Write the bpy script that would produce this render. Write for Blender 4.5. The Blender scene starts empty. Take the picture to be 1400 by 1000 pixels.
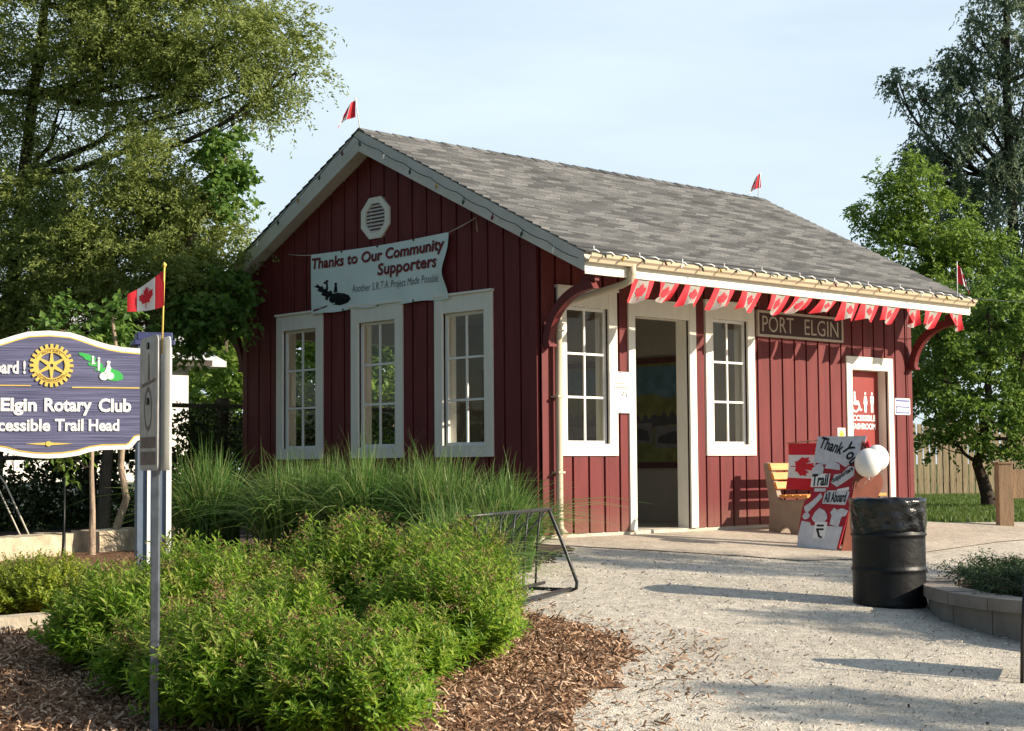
import bpy, math, random
import numpy as np
from mathutils import Vector, Matrix
from mathutils.geometry import tessellate_polygon
R = math.radians
rng = np.random.default_rng(7)
random.seed(7)
S = bpy.context.scene
COL = S.collection
# ------------------------------------------------------------------ camera
cam = bpy.data.cameras.new('camera'); co = bpy.data.objects.new('camera', cam); COL.objects.link(co)
YAW, PITCH, ROLL = .8105, .0615, -.0077
CAM = Vector((12.232, -12.035, .784))
fwd = Vector((-math.sin(YAW)*math.cos(PITCH), math.cos(YAW)*math.cos(PITCH), math.sin(PITCH)))
rt = Vector((math.cos(YAW), math.sin(YAW), 0)); up = rt.cross(fwd)
r2 = rt*math.cos(ROLL)+up*math.sin(ROLL); u2 = up*math.cos(ROLL)-rt*math.sin(ROLL)
co.matrix_world = Matrix(((r2.x, u2.x, -fwd.x, CAM.x), (r2.y, u2.y, -fwd.y, CAM.y), (r2.z, u2.z, -fwd.z, CAM.z), (0, 0, 0, 1)))
cam.sensor_width = 36; cam.lens = 2224.8/1400*36; cam.clip_start = .1; cam.clip_end = 2000
S.camera = co
# ------------------------------------------------------------------ sky, sun, exposure
SUN_AZ, SUN_EL = R(32), R(23.5)          # azimuth from +X towards +Y
w = bpy.data.worlds.new('World'); S.world = w; w.use_nodes = True
nt = w.node_tree; nt.nodes.clear()
out = nt.nodes.new('ShaderNodeOutputWorld'); bg = nt.nodes.new('ShaderNodeBackground')
sky = nt.nodes.new('ShaderNodeTexSky'); sky.sky_type = 'NISHITA'; sky.sun_disc = False
sky.sun_elevation = SUN_EL; sky.sun_rotation = math.pi/2-SUN_AZ
sky.air_density = 1.0; sky.dust_density = 1.2; sky.ozone_density = 1.4
tc = nt.nodes.new('ShaderNodeTexCoord'); mp = nt.nodes.new('ShaderNodeMapping')
mp.inputs['Scale'].default_value = (1.3, 1.3, 6.5); mp.inputs['Rotation'].default_value = (R(6), R(-9), 0)
cn = nt.nodes.new('ShaderNodeTexNoise'); cn.inputs['Scale'].default_value = 2.3; cn.inputs['Detail'].default_value = 7; cn.inputs['Roughness'].default_value = .55
cr = nt.nodes.new('ShaderNodeValToRGB'); cr.color_ramp.elements[0].position = .42; cr.color_ramp.elements[1].position = .75
cr.color_ramp.elements[0].color = (.70, .70, .70, 1); cr.color_ramp.elements[1].color = (.88, .88, .88, 1)
mx = nt.nodes.new('ShaderNodeMix'); mx.data_type = 'RGBA'; mx.inputs['B'].default_value = (6.4, 7.5, 8.45, 1)
L = nt.links.new
L(tc.outputs['Generated'], mp.inputs['Vector']); L(mp.outputs['Vector'], cn.inputs['Vector']); L(cn.outputs['Fac'], cr.inputs['Fac'])
sx = nt.nodes.new('ShaderNodeSeparateXYZ'); L(tc.outputs['Generated'], sx.inputs[0])
hz = nt.nodes.new('ShaderNodeMapRange'); hz.interpolation_type = 'SMOOTHSTEP'; hz.inputs['From Min'].default_value = -.25; hz.inputs['From Max'].default_value = .30; hz.inputs['To Min'].default_value = .04
L(sx.outputs['Y'], hz.inputs['Value']); hm = nt.nodes.new('ShaderNodeMath'); hm.operation = 'MULTIPLY'; L(hz.outputs[0], hm.inputs[0]); L(cr.outputs['Color'], hm.inputs[1])
L(hm.outputs[0], mx.inputs['Factor']); L(sky.outputs['Color'], mx.inputs['A']); L(mx.outputs['Result'], bg.inputs['Color'])
bg.inputs['Strength'].default_value = .084; L(bg.outputs[0], out.inputs['Surface'])
sl = bpy.data.lights.new('sun', 'SUN'); sl.energy = 5.0; sl.angle = R(.55); sl.color = (1, .86, .68)
so = bpy.data.objects.new('sun', sl); COL.objects.link(so)
sund = Vector((math.cos(SUN_EL)*math.cos(SUN_AZ), math.cos(SUN_EL)*math.sin(SUN_AZ), math.sin(SUN_EL)))
so.rotation_euler = sund.to_track_quat('Z', 'Y').to_euler()
S.view_settings.view_transform = 'Standard'; S.view_settings.look = 'None'; S.view_settings.gamma = 1
S.view_settings.exposure = .74
S.cycles.max_bounces = 8; S.cycles.transparent_max_bounces = 12
S.cycles.use_denoising = True

# ------------------------------------------------------------------ materials
def srgb(h):
    h = h.lstrip('#'); c = [int(h[i:i+2], 16)/255 for i in (0, 2, 4)]
    return tuple(x/12.92 if x <= .04045 else ((x+.055)/1.055)**2.4 for x in c)
def newmat(name):
    m = bpy.data.materials.new(name); m.use_nodes = True
    return m, m.node_tree, m.node_tree.nodes['Principled BSDF']
def mat(name, col, rough=.6, var=.12, scale=6, bump=0, bscale=40, metal=0, stretch=None, spec=.4, coat=0):
    m, t, b = newmat(name); n = t.nodes; l = t.links.new
    b.inputs['Roughness'].default_value = rough; b.inputs['Metallic'].default_value = metal
    b.inputs['Specular IOR Level'].default_value = spec; b.inputs['Coat Weight'].default_value = coat
    tc = n.new('ShaderNodeTexCoord'); mp = n.new('ShaderNodeMapping'); l(tc.outputs['Object'], mp.inputs['Vector'])
    if stretch: mp.inputs['Scale'].default_value = stretch
    nz = n.new('ShaderNodeTexNoise'); nz.inputs['Scale'].default_value = scale; nz.inputs['Detail'].default_value = 6; nz.inputs['Roughness'].default_value = .6
    l(mp.outputs['Vector'], nz.inputs['Vector'])
    cr = n.new('ShaderNodeValToRGB'); e = cr.color_ramp.elements
    e[0].position = .3; e[1].position = .7
    e[0].color = tuple(c*(1-var) for c in col)+(1,); e[1].color = tuple(min(1, c*(1+var)) for c in col)+(1,)
    l(nz.outputs['Fac'], cr.inputs['Fac']); l(cr.outputs['Color'], b.inputs['Base Color'])
    if bump:
        nb = n.new('ShaderNodeTexNoise'); nb.inputs['Scale'].default_value = bscale; nb.inputs['Detail'].default_value = 5
        l(mp.outputs['Vector'], nb.inputs['Vector'])
        bp = n.new('ShaderNodeBump'); bp.inputs['Strength'].default_value = bump; bp.inputs['Distance'].default_value = .02
        l(nb.outputs['Fac'], bp.inputs['Height']); l(bp.outputs['Normal'], b.inputs['Normal'])
    return m
def leafmat(name, c0, c1, c2, trans=.35, rough=.5, spec=.3):
    m, t, b = newmat(name); n = t.nodes; l = t.links.new
    g = n.new('ShaderNodeNewGeometry'); cr = n.new('ShaderNodeValToRGB'); e = cr.color_ramp.elements
    e[0].color = c0+(1,); e[1].color = c2+(1,); k = e.new(.5); k.color = c1+(1,)
    l(g.outputs['Random Per Island'], cr.inputs['Fac']); l(cr.outputs['Color'], b.inputs['Base Color'])
    b.inputs['Roughness'].default_value = rough; b.inputs['Specular IOR Level'].default_value = spec
    tr = n.new('ShaderNodeBsdfTranslucent'); hs = n.new('ShaderNodeHueSaturation'); hs.inputs['Value'].default_value = 1.3; hs.inputs['Hue'].default_value = .485
    l(cr.outputs['Color'], hs.inputs['Color']); l(hs.outputs['Color'], tr.inputs['Color'])
    mix = n.new('ShaderNodeMixShader'); mix.inputs[0].default_value = trans
    l(b.outputs[0], mix.inputs[1]); l(tr.outputs[0], mix.inputs[2]); l(mix.outputs[0], n['Material Output'].inputs['Surface'])
    return m
M = {}
M['red'] = mat('red_barn_paint', (.134, .0220, .0225), .66, .20, 2.2, .15, 60, stretch=(5, 5, .6), spec=.3)
def splash(m):
    t = m.node_tree; n = t.nodes; l = t.links.new; b = n['Principled BSDF']; src = b.inputs['Base Color'].links[0].from_socket
    g = n.new('ShaderNodeNewGeometry'); sp = n.new('ShaderNodeSeparateXYZ'); l(g.outputs['Position'], sp.inputs[0])
    mr = n.new('ShaderNodeMapRange'); mr.interpolation_type = 'SMOOTHSTEP'; mr.inputs['From Min'].default_value = .42; mr.inputs['From Max'].default_value = .05; l(sp.outputs['Z'], mr.inputs['Value'])
    nz = n.new('ShaderNodeTexNoise'); nz.inputs['Scale'].default_value = 5; nz.inputs['Detail'].default_value = 8; nz.inputs['Roughness'].default_value = .7; l(g.outputs['Position'], nz.inputs['Vector'])
    m1 = n.new('ShaderNodeMath'); m1.operation = 'MULTIPLY'; l(mr.outputs[0], m1.inputs[0]); l(nz.outputs['Fac'], m1.inputs[1])
    mx = n.new('ShaderNodeMix'); mx.data_type = 'RGBA'; l(m1.outputs[0], mx.inputs['Factor']); l(src, mx.inputs['A']); mx.inputs['B'].default_value = (.20, .10, .07, 1); l(mx.outputs['Result'], b.inputs['Base Color'])
splash(M['red'])
M['redtrim'] = mat('red_trim_paint', (.132, .020, .0205), .55, .1, 4, .1, 60, spec=.3)
M['white'] = mat('cream_trim_paint', (.78, .75, .66), .5, .05, 4, .05, 40, stretch=(3, 3, .6), spec=.3)
M['sash'] = mat('white_sash_paint', (.82, .81, .77), .45, .03, 5)
M['soffit'] = mat('grey_barge_paint', (.60, .58, .53), .6, .07, 3, .06, 30)
M['gutter'] = mat('tan_gutter', (.53, .45, .32), .4, .07, 2, spec=.5)
M['inner'] = mat('grey_interior_paint', (.34, .315, .27), .8, .08, 3)
M['found'] = mat('concrete_foundation', (.50, .45, .38), .9, .2, 9, .3, 50)
M['conc'] = mat('concrete', (.42, .36, .29), .9, .16, 2.5, .25, 60)
M['planter'] = mat('planter_concrete', (.25, .215, .185), .9, .2, 5, .5, 50)
M['benchc'] = mat('bench_concrete', (.29, .235, .185), .9, .1, 8, .3, 60)
M['slat'] = mat('orange_stained_wood', (.62, .27, .07), .5, .2, 5, .1, 40, stretch=(6, .8, 6))
M['black'] = mat('black_paint', (.012, .012, .013), .4, .2, 8)
M['drum'] = mat('black_drum_paint', (.008, .0085, .0095), .45, .45, 7, .25, 14, spec=.32)
M['bag'] = mat('black_bin_bag', (.008, .008, .0095), .20, .2, 8, .6, 14, spec=.6)
M['blackmetal'] = mat('dark_metal_tube', (.03, .032, .034), .38, .5, 20, metal=.4)
M['bluegrey'] = mat('blue_grey_post_paint', (.12, .16, .23), .6, .15, 5, .1, 40)
M['galv'] = mat('painted_steel_post', (.14, .16, .19), .45, .3, 12, metal=.5)
M['navy'] = mat('navy_paint', (.035, .045, .13), .5, .2, 6)
M['signwhite'] = mat('white_sign_paint', (.82, .82, .80), .5, .03, 5)
M['yellow'] = mat('yellow_sign_paint', (.72, .52, .12), .5, .08, 20)
M['green'] = mat('green_sign_paint', (.05, .42, .09), .5, .08, 20)
M['plate'] = mat('worn_grey_sign_plate', (.50, .48, .46), .55, .30, 9, stretch=(2, 2, 1))
M['plate2'] = mat('pale_plate_back', (.74, .77, .73), .45, .1, 4)
M['faded'] = mat('faded_brown_ink', (.20, .155, .135), .7, .3, 30)
M['flagred'] = mat('flag_red_cloth', (.62, .025, .04), .8, .06, 10)
M['flagwhite'] = mat('flag_white_cloth', (.80, .80, .80), .8, .04, 10)
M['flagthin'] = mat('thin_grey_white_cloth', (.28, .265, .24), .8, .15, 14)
M['banner'] = mat('white_vinyl_banner', (.66, .76, .74), .45, .04, 3)
M['inkred'] = mat('dark_red_ink', (.20, .012, .02), .6, .05)
M['inkblack'] = mat('black_ink', (.012, .012, .016), .6, .1)
M['inkgrey'] = mat('grey_ink', (.14, .14, .15), .6, .1)
M['paper'] = mat('white_paper', (.80, .80, .78), .8, .03)
M['postergrey'] = mat('grey_white_poster_card', (.55, .58, .62), .8, .14, 14)
M['boardred'] = mat('red_painted_hardboard', (.36, .016, .030), .6, .1)
M['hardboard'] = mat('brown_hardboard', (.17, .042, .020), .7, .25, 7)
M['balloon'] = mat('white_balloon', (.82, .82, .80), .35, .02, spec=.5)
M['blue'] = mat('blue_ink', (.04, .06, .25), .6, .05)
M['door'] = mat('red_door_paint', (.24, .030, .025), .5, .08, 3, spec=.4)
M['signboard'] = mat('dark_brown_sign_board', (.055, .022, .020), .6, .2, 6)
M['signletter'] = mat('weathered_cream_lettering', (.48, .42, .34), .6, .1, 12)
M['stone'] = mat('sandstone_block', (.46, .38, .27), .95, .38, 7, .9, 16)
M['edging'] = mat('tan_edging_block', (.46, .40, .31), .95, .2, 7, .5, 40)
M['bark'] = mat('brown_bark', (.11, .085, .06), .95, .35, 9, .9, 22, stretch=(4, 4, .6))
M['barkpale'] = mat('pale_bark', (.34, .26, .19), .9, .35, 9, .6, 22, stretch=(4, 4, .8))
M['barkdark'] = mat('dark_bark', (.045, .034, .025), .95, .3, 9, .8, 22)
M['fence'] = mat('weathered_fence_boards', (.46, .36, .22), .9, .28, 4, .4, 20, stretch=(5, 5, .5))
M['fencedark'] = mat('dark_fence_timber', (.07, .06, .05), .9, .25, 5)
M['garage'] = mat('white_siding', (.80, .79, .74), .6, .03, 3)
M['garageroof'] = mat('pale_grey_roof', (.55, .56, .57), .7, .1, 5)
M['wood'] = mat('tan_timber_post', (.30, .20, .12), .8, .25, 5, .3, 30, stretch=(5, 5, .8))
M['rope'] = mat('pale_rope', (.50, .46, .38), .9, .1)
M['wire'] = mat('green_black_cable', (.02, .03, .025), .6, .1)
M['bulb'] = mat('coloured_bulb', (.05, .05, .04), .2, .3)
M['clip'] = mat('white_light_clip', (.8, .8, .78), .4, .03)
M['soil'] = mat('dark_soil', (.065, .045, .032), 1, .4, 9, .8, 30)
M['chip'] = leafmat('bark_mulch_chips', (.12, .065, .038), (.29, .17, .10), (.58, .42, .29), 0, .9, .1)
M['litter'] = leafmat('dry_debris', (.05, .035, .02), (.10, .07, .04), (.16, .12, .08), 0, .9, .1)
M['pebble'] = leafmat('limestone_pebbles', (.30, .27, .23), (.52, .47, .40), (.70, .65, .57), 0, .9, .1)
M['locust'] = leafmat('locust_leaves', (.15, .205, .052), (.24, .31, .082), (.33, .39, .13), .5)
M['maple'] = leafmat('maple_leaves', (.07, .155, .03), (.115, .23, .045), (.19, .31, .07), .5)
M['lime'] = leafmat('bright_tree_leaves', (.09, .17, .028), (.15, .26, .04), (.23, .33, .065), .45)
M['rtree'] = leafmat('fruit_tree_leaves', (.07, .15, .025), (.125, .23, .038), (.20, .30, .06), .42)
M['darkleaf'] = leafmat('dark_birch_leaves', (.10, .145, .09), (.145, .20, .12), (.21, .27, .17), .45)
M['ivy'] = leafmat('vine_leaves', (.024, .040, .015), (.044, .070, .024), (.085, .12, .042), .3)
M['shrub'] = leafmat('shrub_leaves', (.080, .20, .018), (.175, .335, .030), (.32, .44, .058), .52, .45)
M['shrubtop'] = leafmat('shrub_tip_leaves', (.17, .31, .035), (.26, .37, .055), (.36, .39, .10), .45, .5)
M['spent'] = leafmat('spent_flower_heads', (.10, .055, .03), (.17, .10, .05), (.24, .17, .08), .1, .8)
M['boxwood'] = leafmat('yellow_green_leaves', (.14, .22, .018), (.26, .34, .03), (.40, .45, .06), .45, .4)
M['juniper'] = leafmat('juniper_sprays', (.022, .048, .020), (.04, .08, .03), (.075, .12, .045), .2)
M['grassblade'] = leafmat('ornamental_grass_blades', (.050, .13, .026), (.105, .22, .045), (.28, .33, .13), .4, .4)
M['lawn'] = leafmat('lawn_blades', (.05, .105, .018), (.085, .155, .028), (.15, .21, .05), .35)
M['stem'] = mat('green_stems', (.13, .16, .05), .7, .2)

def glass_mat():
    m, t, b = newmat('clear_window_glass'); n = t.nodes; l = t.links.new
    tr = n.new('ShaderNodeBsdfTransparent'); tr.inputs[0].default_value = (.93, .95, .94, 1)
    gl = n.new('ShaderNodeBsdfGlossy'); gl.inputs['Roughness'].default_value = .02
    fr = n.new('ShaderNodeFresnel'); fr.inputs[0].default_value = 1.35
    mx = n.new('ShaderNodeMixShader'); l(fr.outputs[0], mx.inputs[0]); l(tr.outputs[0], mx.inputs[1]); l(gl.outputs[0], mx.inputs[2])
    l(mx.outputs[0], n['Material Output'].inputs['Surface']); return m
M['glass'] = glass_mat()

def shingle_mat():
    m, t, b = newmat('grey_brown_asphalt_shingles'); n = t.nodes; l = t.links.new
    uv = n.new('ShaderNodeUVMap'); br = n.new('ShaderNodeTexBrick')
    br.inputs['Color1'].default_value = (.080, .082, .083, 1); br.inputs['Color2'].default_value = (.205, .205, .202, 1); br.inputs['Mortar'].default_value = (.05, .05, .05, 1)
    br.inputs['Scale'].default_value = 1; br.inputs['Brick Width'].default_value = .26; br.inputs['Row Height'].default_value = .142
    br.inputs['Mortar Size'].default_value = .004; br.inputs['Bias'].default_value = -.1; br.offset = .37; br.offset_frequency = 2; br.squash = .7; br.squash_frequency = 3
    l(uv.outputs[0], br.inputs['Vector'])
    nz = n.new('ShaderNodeTexNoise'); nz.inputs['Scale'].default_value = 1.1; nz.inputs['Detail'].default_value = 5; l(uv.outputs[0], nz.inputs['Vector'])
    n2 = n.new('ShaderNodeTexNoise'); n2.inputs['Scale'].default_value = 55; n2.inputs['Detail'].default_value = 3; l(uv.outputs[0], n2.inputs['Vector'])
    ad = n.new('ShaderNodeMath'); ad.operation = 'ADD'; l(nz.outputs['Fac'], ad.inputs[0]); l(n2.outputs['Fac'], ad.inputs[1])
    mr = n.new('ShaderNodeMapRange'); mr.inputs['From Min'].default_value = .6; mr.inputs['From Max'].default_value = 1.4; mr.inputs['To Min'].default_value = .72; mr.inputs['To Max'].default_value = 1.28
    l(ad.outputs[0], mr.inputs['Value'])
    mm = n.new('ShaderNodeMix'); mm.data_type = 'RGBA'; mm.blend_type = 'MULTIPLY'; mm.inputs['Factor'].default_value = 1
    l(br.outputs['Color'], mm.inputs['A']); l(mr.outputs[0], mm.inputs['B']); l(mm.outputs['Result'], b.inputs['Base Color'])
    b.inputs['Roughness'].default_value = .95; b.inputs['Specular IOR Level'].default_value = .15
    bp = n.new('ShaderNodeBump'); bp.inputs['Strength'].default_value = .5; bp.inputs['Distance'].default_value = .006
    l(n2.outputs['Fac'], bp.inputs['Height']); l(bp.outputs['Normal'], b.inputs['Normal'])
    return m
M['shingle'] = shingle_mat()

def ground_mat(name, cols, s1, s2, bump, patch=None, bd=.015):
    m, t, b = newmat(name); n = t.nodes; l = t.links.new
    tc = n.new('ShaderNodeTexCoord')
    a = n.new('ShaderNodeTexNoise'); a.inputs['Scale'].default_value = s1; a.inputs['Detail'].default_value = 9; a.inputs['Roughness'].default_value = .72
    v = n.new('ShaderNodeTexVoronoi'); v.inputs['Scale'].default_value = s2
    big = n.new('ShaderNodeTexNoise'); big.inputs['Scale'].default_value = .55; big.inputs['Detail'].default_value = 4
    for k in (a, v, big): l(tc.outputs['Object'], k.inputs['Vector'])
    cr = n.new('ShaderNodeValToRGB'); e = cr.color_ramp.elements
    e[0].position = .30; e[1].position = .72; e[0].color = cols[0]+(1,); e[1].color = cols[2]+(1,); k = e.new(.5); k.color = cols[1]+(1,)
    l(a.outputs['Fac'], cr.inputs['Fac'])
    mr = n.new('ShaderNodeMapRange'); mr.inputs['From Min'].default_value = .3; mr.inputs['From Max'].default_value = .7; mr.inputs['To Min'].default_value = .80; mr.inputs['To Max'].default_value = 1.14
    l(big.outputs['Fac'], mr.inputs['Value'])
    hs = n.new('ShaderNodeMapRange'); hs.inputs['To Min'].default_value = .72; hs.inputs['To Max'].default_value = 1.2
    sp = n.new('ShaderNodeSeparateColor'); l(v.outputs['Color'], sp.inputs[0]); l(sp.outputs[0], hs.inputs['Value'])
    mu = n.new('ShaderNodeMath'); mu.operation = 'MULTIPLY'; l(mr.outputs[0], mu.inputs[0]); l(hs.outputs[0], mu.inputs[1])
    mm = n.new('ShaderNodeMix'); mm.data_type = 'RGBA'; mm.blend_type = 'MULTIPLY'; mm.inputs['Factor'].default_value = 1
    l(cr.outputs['Color'], mm.inputs['A']); l(mu.outputs[0], mm.inputs['B']); l(mm.outputs['Result'], b.inputs['Base Color'])
    b.inputs['Roughness'].default_value = .97; b.inputs['Specular IOR Level'].default_value = .1
    ad = n.new('ShaderNodeMath'); ad.operation = 'ADD'; l(a.outputs['Fac'], ad.inputs[0]); l(v.outputs['Distance'], ad.inputs[1])
    bp = n.new('ShaderNodeBump'); bp.inputs['Strength'].default_value = bump; bp.inputs['Distance'].default_value = bd
    dn = n.new('ShaderNodeTexNoise'); dn.inputs['Scale'].default_value = 4.5; dn.inputs['Detail'].default_value = 3; l(tc.outputs['Object'], dn.inputs['Vector'])
    b2 = n.new('ShaderNodeBump'); b2.inputs['Strength'].default_value = .4; b2.inputs['Distance'].default_value = .05
    l(dn.outputs['Fac'], b2.inputs['Height']); l(b2.outputs['Normal'], bp.inputs['Normal'])
    l(ad.outputs[0], bp.inputs['Height']); l(bp.outputs['Normal'], b.inputs['Normal'])
    return m
M['gravel'] = ground_mat('crushed_limestone', ((.37, .335, .275), (.52, .475, .40), (.635, .585, .505)), 9, 95, .45)
M['mulch'] = ground_mat('bark_mulch', ((.09, .045, .026), (.20, .11, .065), (.36, .23, .14)), 14, 34, 1)
M['ground'] = ground_mat('grassy_earth', ((.05, .07, .018), (.075, .10, .025), (.10, .12, .035)), 3, 20, .8)
M['padm'] = ground_mat('concrete_slab', ((.42, .365, .295), (.49, .43, .35), (.55, .485, .40)), 3, 60, .15)

def carved_mat():
    m, t, b = newmat('carved_blue_wood_grain'); n = t.nodes; l = t.links.new
    tc = n.new('ShaderNodeTexCoord'); mp = n.new('ShaderNodeMapping'); mp.inputs['Scale'].default_value = (1.2, 1.2, 60); l(tc.outputs['Object'], mp.inputs['Vector'])
    nz = n.new('ShaderNodeTexNoise'); nz.inputs['Scale'].default_value = 2.2; nz.inputs['Detail'].default_value = 5; l(mp.outputs['Vector'], nz.inputs['Vector'])
    cr = n.new('ShaderNodeValToRGB'); e = cr.color_ramp.elements; e[0].position = .32; e[1].position = .72
    e[0].color = (.045, .050, .115, 1); e[1].color = (.16, .165, .29, 1)
    l(nz.outputs['Fac'], cr.inputs['Fac']); l(cr.outputs['Color'], b.inputs['Base Color']); b.inputs['Roughness'].default_value = .6
    bp = n.new('ShaderNodeBump'); bp.inputs['Strength'].default_value = .6; bp.inputs['Distance'].default_value = .004
    l(nz.outputs['Fac'], bp.inputs['Height']); l(bp.outputs['Normal'], b.inputs['Normal']); return m
M['carved'] = carved_mat()

# ------------------------------------------------------------------ object helpers
ORG = {}
def setp(o, label=None, cat=None, group=None, kind=None):
    for k, v in (('label', label), ('category', cat), ('group', group), ('kind', kind)):
        if v: o[k] = v
    return o
def thing(name, label, cat, loc=(0, 0, 0), group=None, kind=None):
    o = bpy.data.objects.new(name, None); o.empty_display_size = .1; COL.objects.link(o); o.location = loc
    ORG[o] = Vector(loc); return setp(o, label, cat, group, kind)
def link(name, me, mats, parent=None, org=None):
    for m in (mats if isinstance(mats, (list, tuple)) else [mats]): me.materials.append(m)
    o = bpy.data.objects.new(name, me); COL.objects.link(o)
    og = ORG[parent] if parent is not None else Vector(org or (0, 0, 0))
    if og.length: me.transform(Matrix.Translation(-og))
    if parent is not None: o.parent = parent
    else: o.location = og
    ORG[o] = og; return o
class MB:
    def __init__(s): s.v = []; s.f = []; s.m = []; s.uv = {}; s.smooth = []
    def add(s, vs, fs, mi=0, sm=False):
        b = len(s.v); s.v += [tuple(v) for v in vs]
        for f in fs: s.f.append([b+i for i in f]); s.m.append(mi); s.smooth.append(sm)
        return s
    def box(s, x0, x1, y0, y1, z0, z1, mi=0):
        return s.add([(x0, y0, z0), (x1, y0, z0), (x1, y1, z0), (x0, y1, z0), (x0, y0, z1), (x1, y0, z1), (x1, y1, z1), (x0, y1, z1)],
                     [(3, 2, 1, 0), (4, 5, 6, 7), (0, 1, 5, 4), (1, 2, 6, 5), (2, 3, 7, 6), (3, 0, 4, 7)], mi)
    def prism(s, poly, mp, d0, d1, mi=0):
        """poly of 2-d points, mp(u, v, d) -> point; extruded from d0 to d1"""
        n = len(poly); vs = [mp(u, v, d0) for u, v in poly]+[mp(u, v, d1) for u, v in poly]
        tri = tessellate_polygon([[Vector((u, v, 0)) for u, v in poly]])
        area = sum(poly[i][0]*poly[(i+1) % n][1]-poly[(i+1) % n][0]*poly[i][1] for i in range(n))
        fs = []
        for a, b, c in tri:
            ar = (poly[b][0]-poly[a][0])*(poly[c][1]-poly[a][1])-(poly[c][0]-poly[a][0])*(poly[b][1]-poly[a][1])
            if ar < 0: a, c = c, a
            fs.append((a+n, b+n, c+n)); fs.append((c, b, a))
        for i in range(n):
            j = (i+1) % n; q = (i, j, j+n, i+n); fs.append(q if area > 0 else q[::-1])
        return s.add(vs, fs, mi)
    def tube(s, pts, rad, seg=8, mi=0, cap=True):
        pts = [Vector(p) for p in pts]; n = len(pts)
        rad = rad if isinstance(rad, (list, tuple)) else [rad]*n
        vs = []; u = None
        for i, p in enumerate(pts):
            d = (pts[min(i+1, n-1)]-pts[max(i-1, 0)]).normalized()
            if u is None: u = d.orthogonal().normalized()
            u = (u-d*u.dot(d)); u = u.normalized() if u.length > 1e-6 else d.orthogonal().normalized()
            v = d.cross(u)
            for k in range(seg):
                a = 2*math.pi*k/seg; vs.append(p+(u*math.cos(a)+v*math.sin(a))*rad[i])
        fs = [(i*seg+k, i*seg+(k+1) % seg, (i+1)*seg+(k+1) % seg, (i+1)*seg+k) for i in range(n-1) for k in range(seg)]
        s.add(vs, fs, mi, True)
        if cap:
            b = len(s.v)-n*seg
            s.f += [[b+k for k in range(seg)][::-1], [b+(n-1)*seg+k for k in range(seg)]]; s.m += [mi, mi]; s.smooth += [False, False]
        return s
    def lathe(s, c, prof, seg=40, mi=0):
        vs = [(c[0]+r*math.cos(2*math.pi*k/seg), c[1]+r*math.sin(2*math.pi*k/seg), z) for r, z in prof for k in range(seg)]
        n = len(prof)
        return s.add(vs, [(i*seg+k, i*seg+(k+1) % seg, (i+1)*seg+(k+1) % seg, (i+1)*seg+k) for i in range(n-1) for k in range(seg)], mi, True)
    def build(s, name, mats, parent=None, org=None, bevel=0):
        me = bpy.data.meshes.new(name); me.from_pydata(s.v, [], s.f)
        me.polygons.foreach_set('material_index', s.m); me.polygons.foreach_set('use_smooth', s.smooth); me.update()
        o = link(name, me, mats, parent, org)
        if bevel:
            b = o.modifiers.new('bevel', 'BEVEL'); b.width = bevel; b.segments = 2; b.limit_method = 'ANGLE'
        return o
def arr_mesh(name, V, F, mats, parent=None, org=None, mi=None):
    """V (n,3), F (m,k) arrays of equal polygons"""
    me = bpy.data.meshes.new(name); k = F.shape[1]
    me.vertices.add(len(V)); me.vertices.foreach_set('co', np.asarray(V, np.float32).ravel())
    me.loops.add(F.size); me.loops.foreach_set('vertex_index', F.astype(np.int32).ravel())
    me.polygons.add(len(F)); me.polygons.foreach_set('loop_start', np.arange(0, F.size, k, dtype=np.int32))
    if mi is not None: me.polygons.foreach_set('material_index', mi.astype(np.int32))
    me.update(calc_edges=True); me.validate()
    return link(name, me, mats, parent, org)
def frame(o, u, v=(0, 0, 1)):
    o, u, v = Vector(o), Vector(u).normalized(), Vector(v).normalized(); n = u.cross(v)
    return lambda a, b, d=0: o+u*a+v*b+n*d
def rect(x0, x1, y0, y1): return [(x0, y0), (x1, y0), (x1, y1), (x0, y1)]
def rrect(x0, x1, y0, y1, r, n=5):
    P = []
    for cx, cy, a in ((x1-r, y0+r, -90), (x1-r, y1-r, 0), (x0+r, y1-r, 90), (x0+r, y0+r, 180)):
        P += [(cx+r*math.cos(R(a+90*i/n)), cy+r*math.sin(R(a+90*i/n))) for i in range(n+1)]
    return P
def circ(cx, cy, r, n=24, ry=None): return [(cx+r*math.cos(2*math.pi*i/n), cy+(ry or r)*math.sin(2*math.pi*i/n)) for i in range(n)]
def text2d(body, bold=.0, shear=0, space=1):
    cu = bpy.data.curves.new('lettering', 'FONT'); cu.body = body; cu.offset = bold; cu.shear = shear; cu.space_character = space; cu.resolution_u = 3
    o = bpy.data.objects.new('lettering', cu); COL.objects.link(o)
    dg = bpy.context.evaluated_depsgraph_get(); me = bpy.data.meshes.new_from_object(o.evaluated_get(dg))
    V = np.array([v.co[:2] for v in me.vertices]); F = [tuple(p.vertices) for p in me.polygons]
    bpy.data.objects.remove(o); bpy.data.meshes.remove(me); return V, F
def add_text(mb, body, mp, x0, x1, y0, y1, d, bold=.01, shear=0, mi=0, serif=False):
    V, F = text2d(body, bold, shear); a, b = V.min(0), V.max(0)
    W = (V-a)/(b-a)*np.array([x1-x0, y1-y0])+np.array([x0, y0])
    mb.add([mp(u, v, d) for u, v in W], F, mi)
def gz(x, y=0): return -.07*min(max(x, 0), 14)

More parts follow.
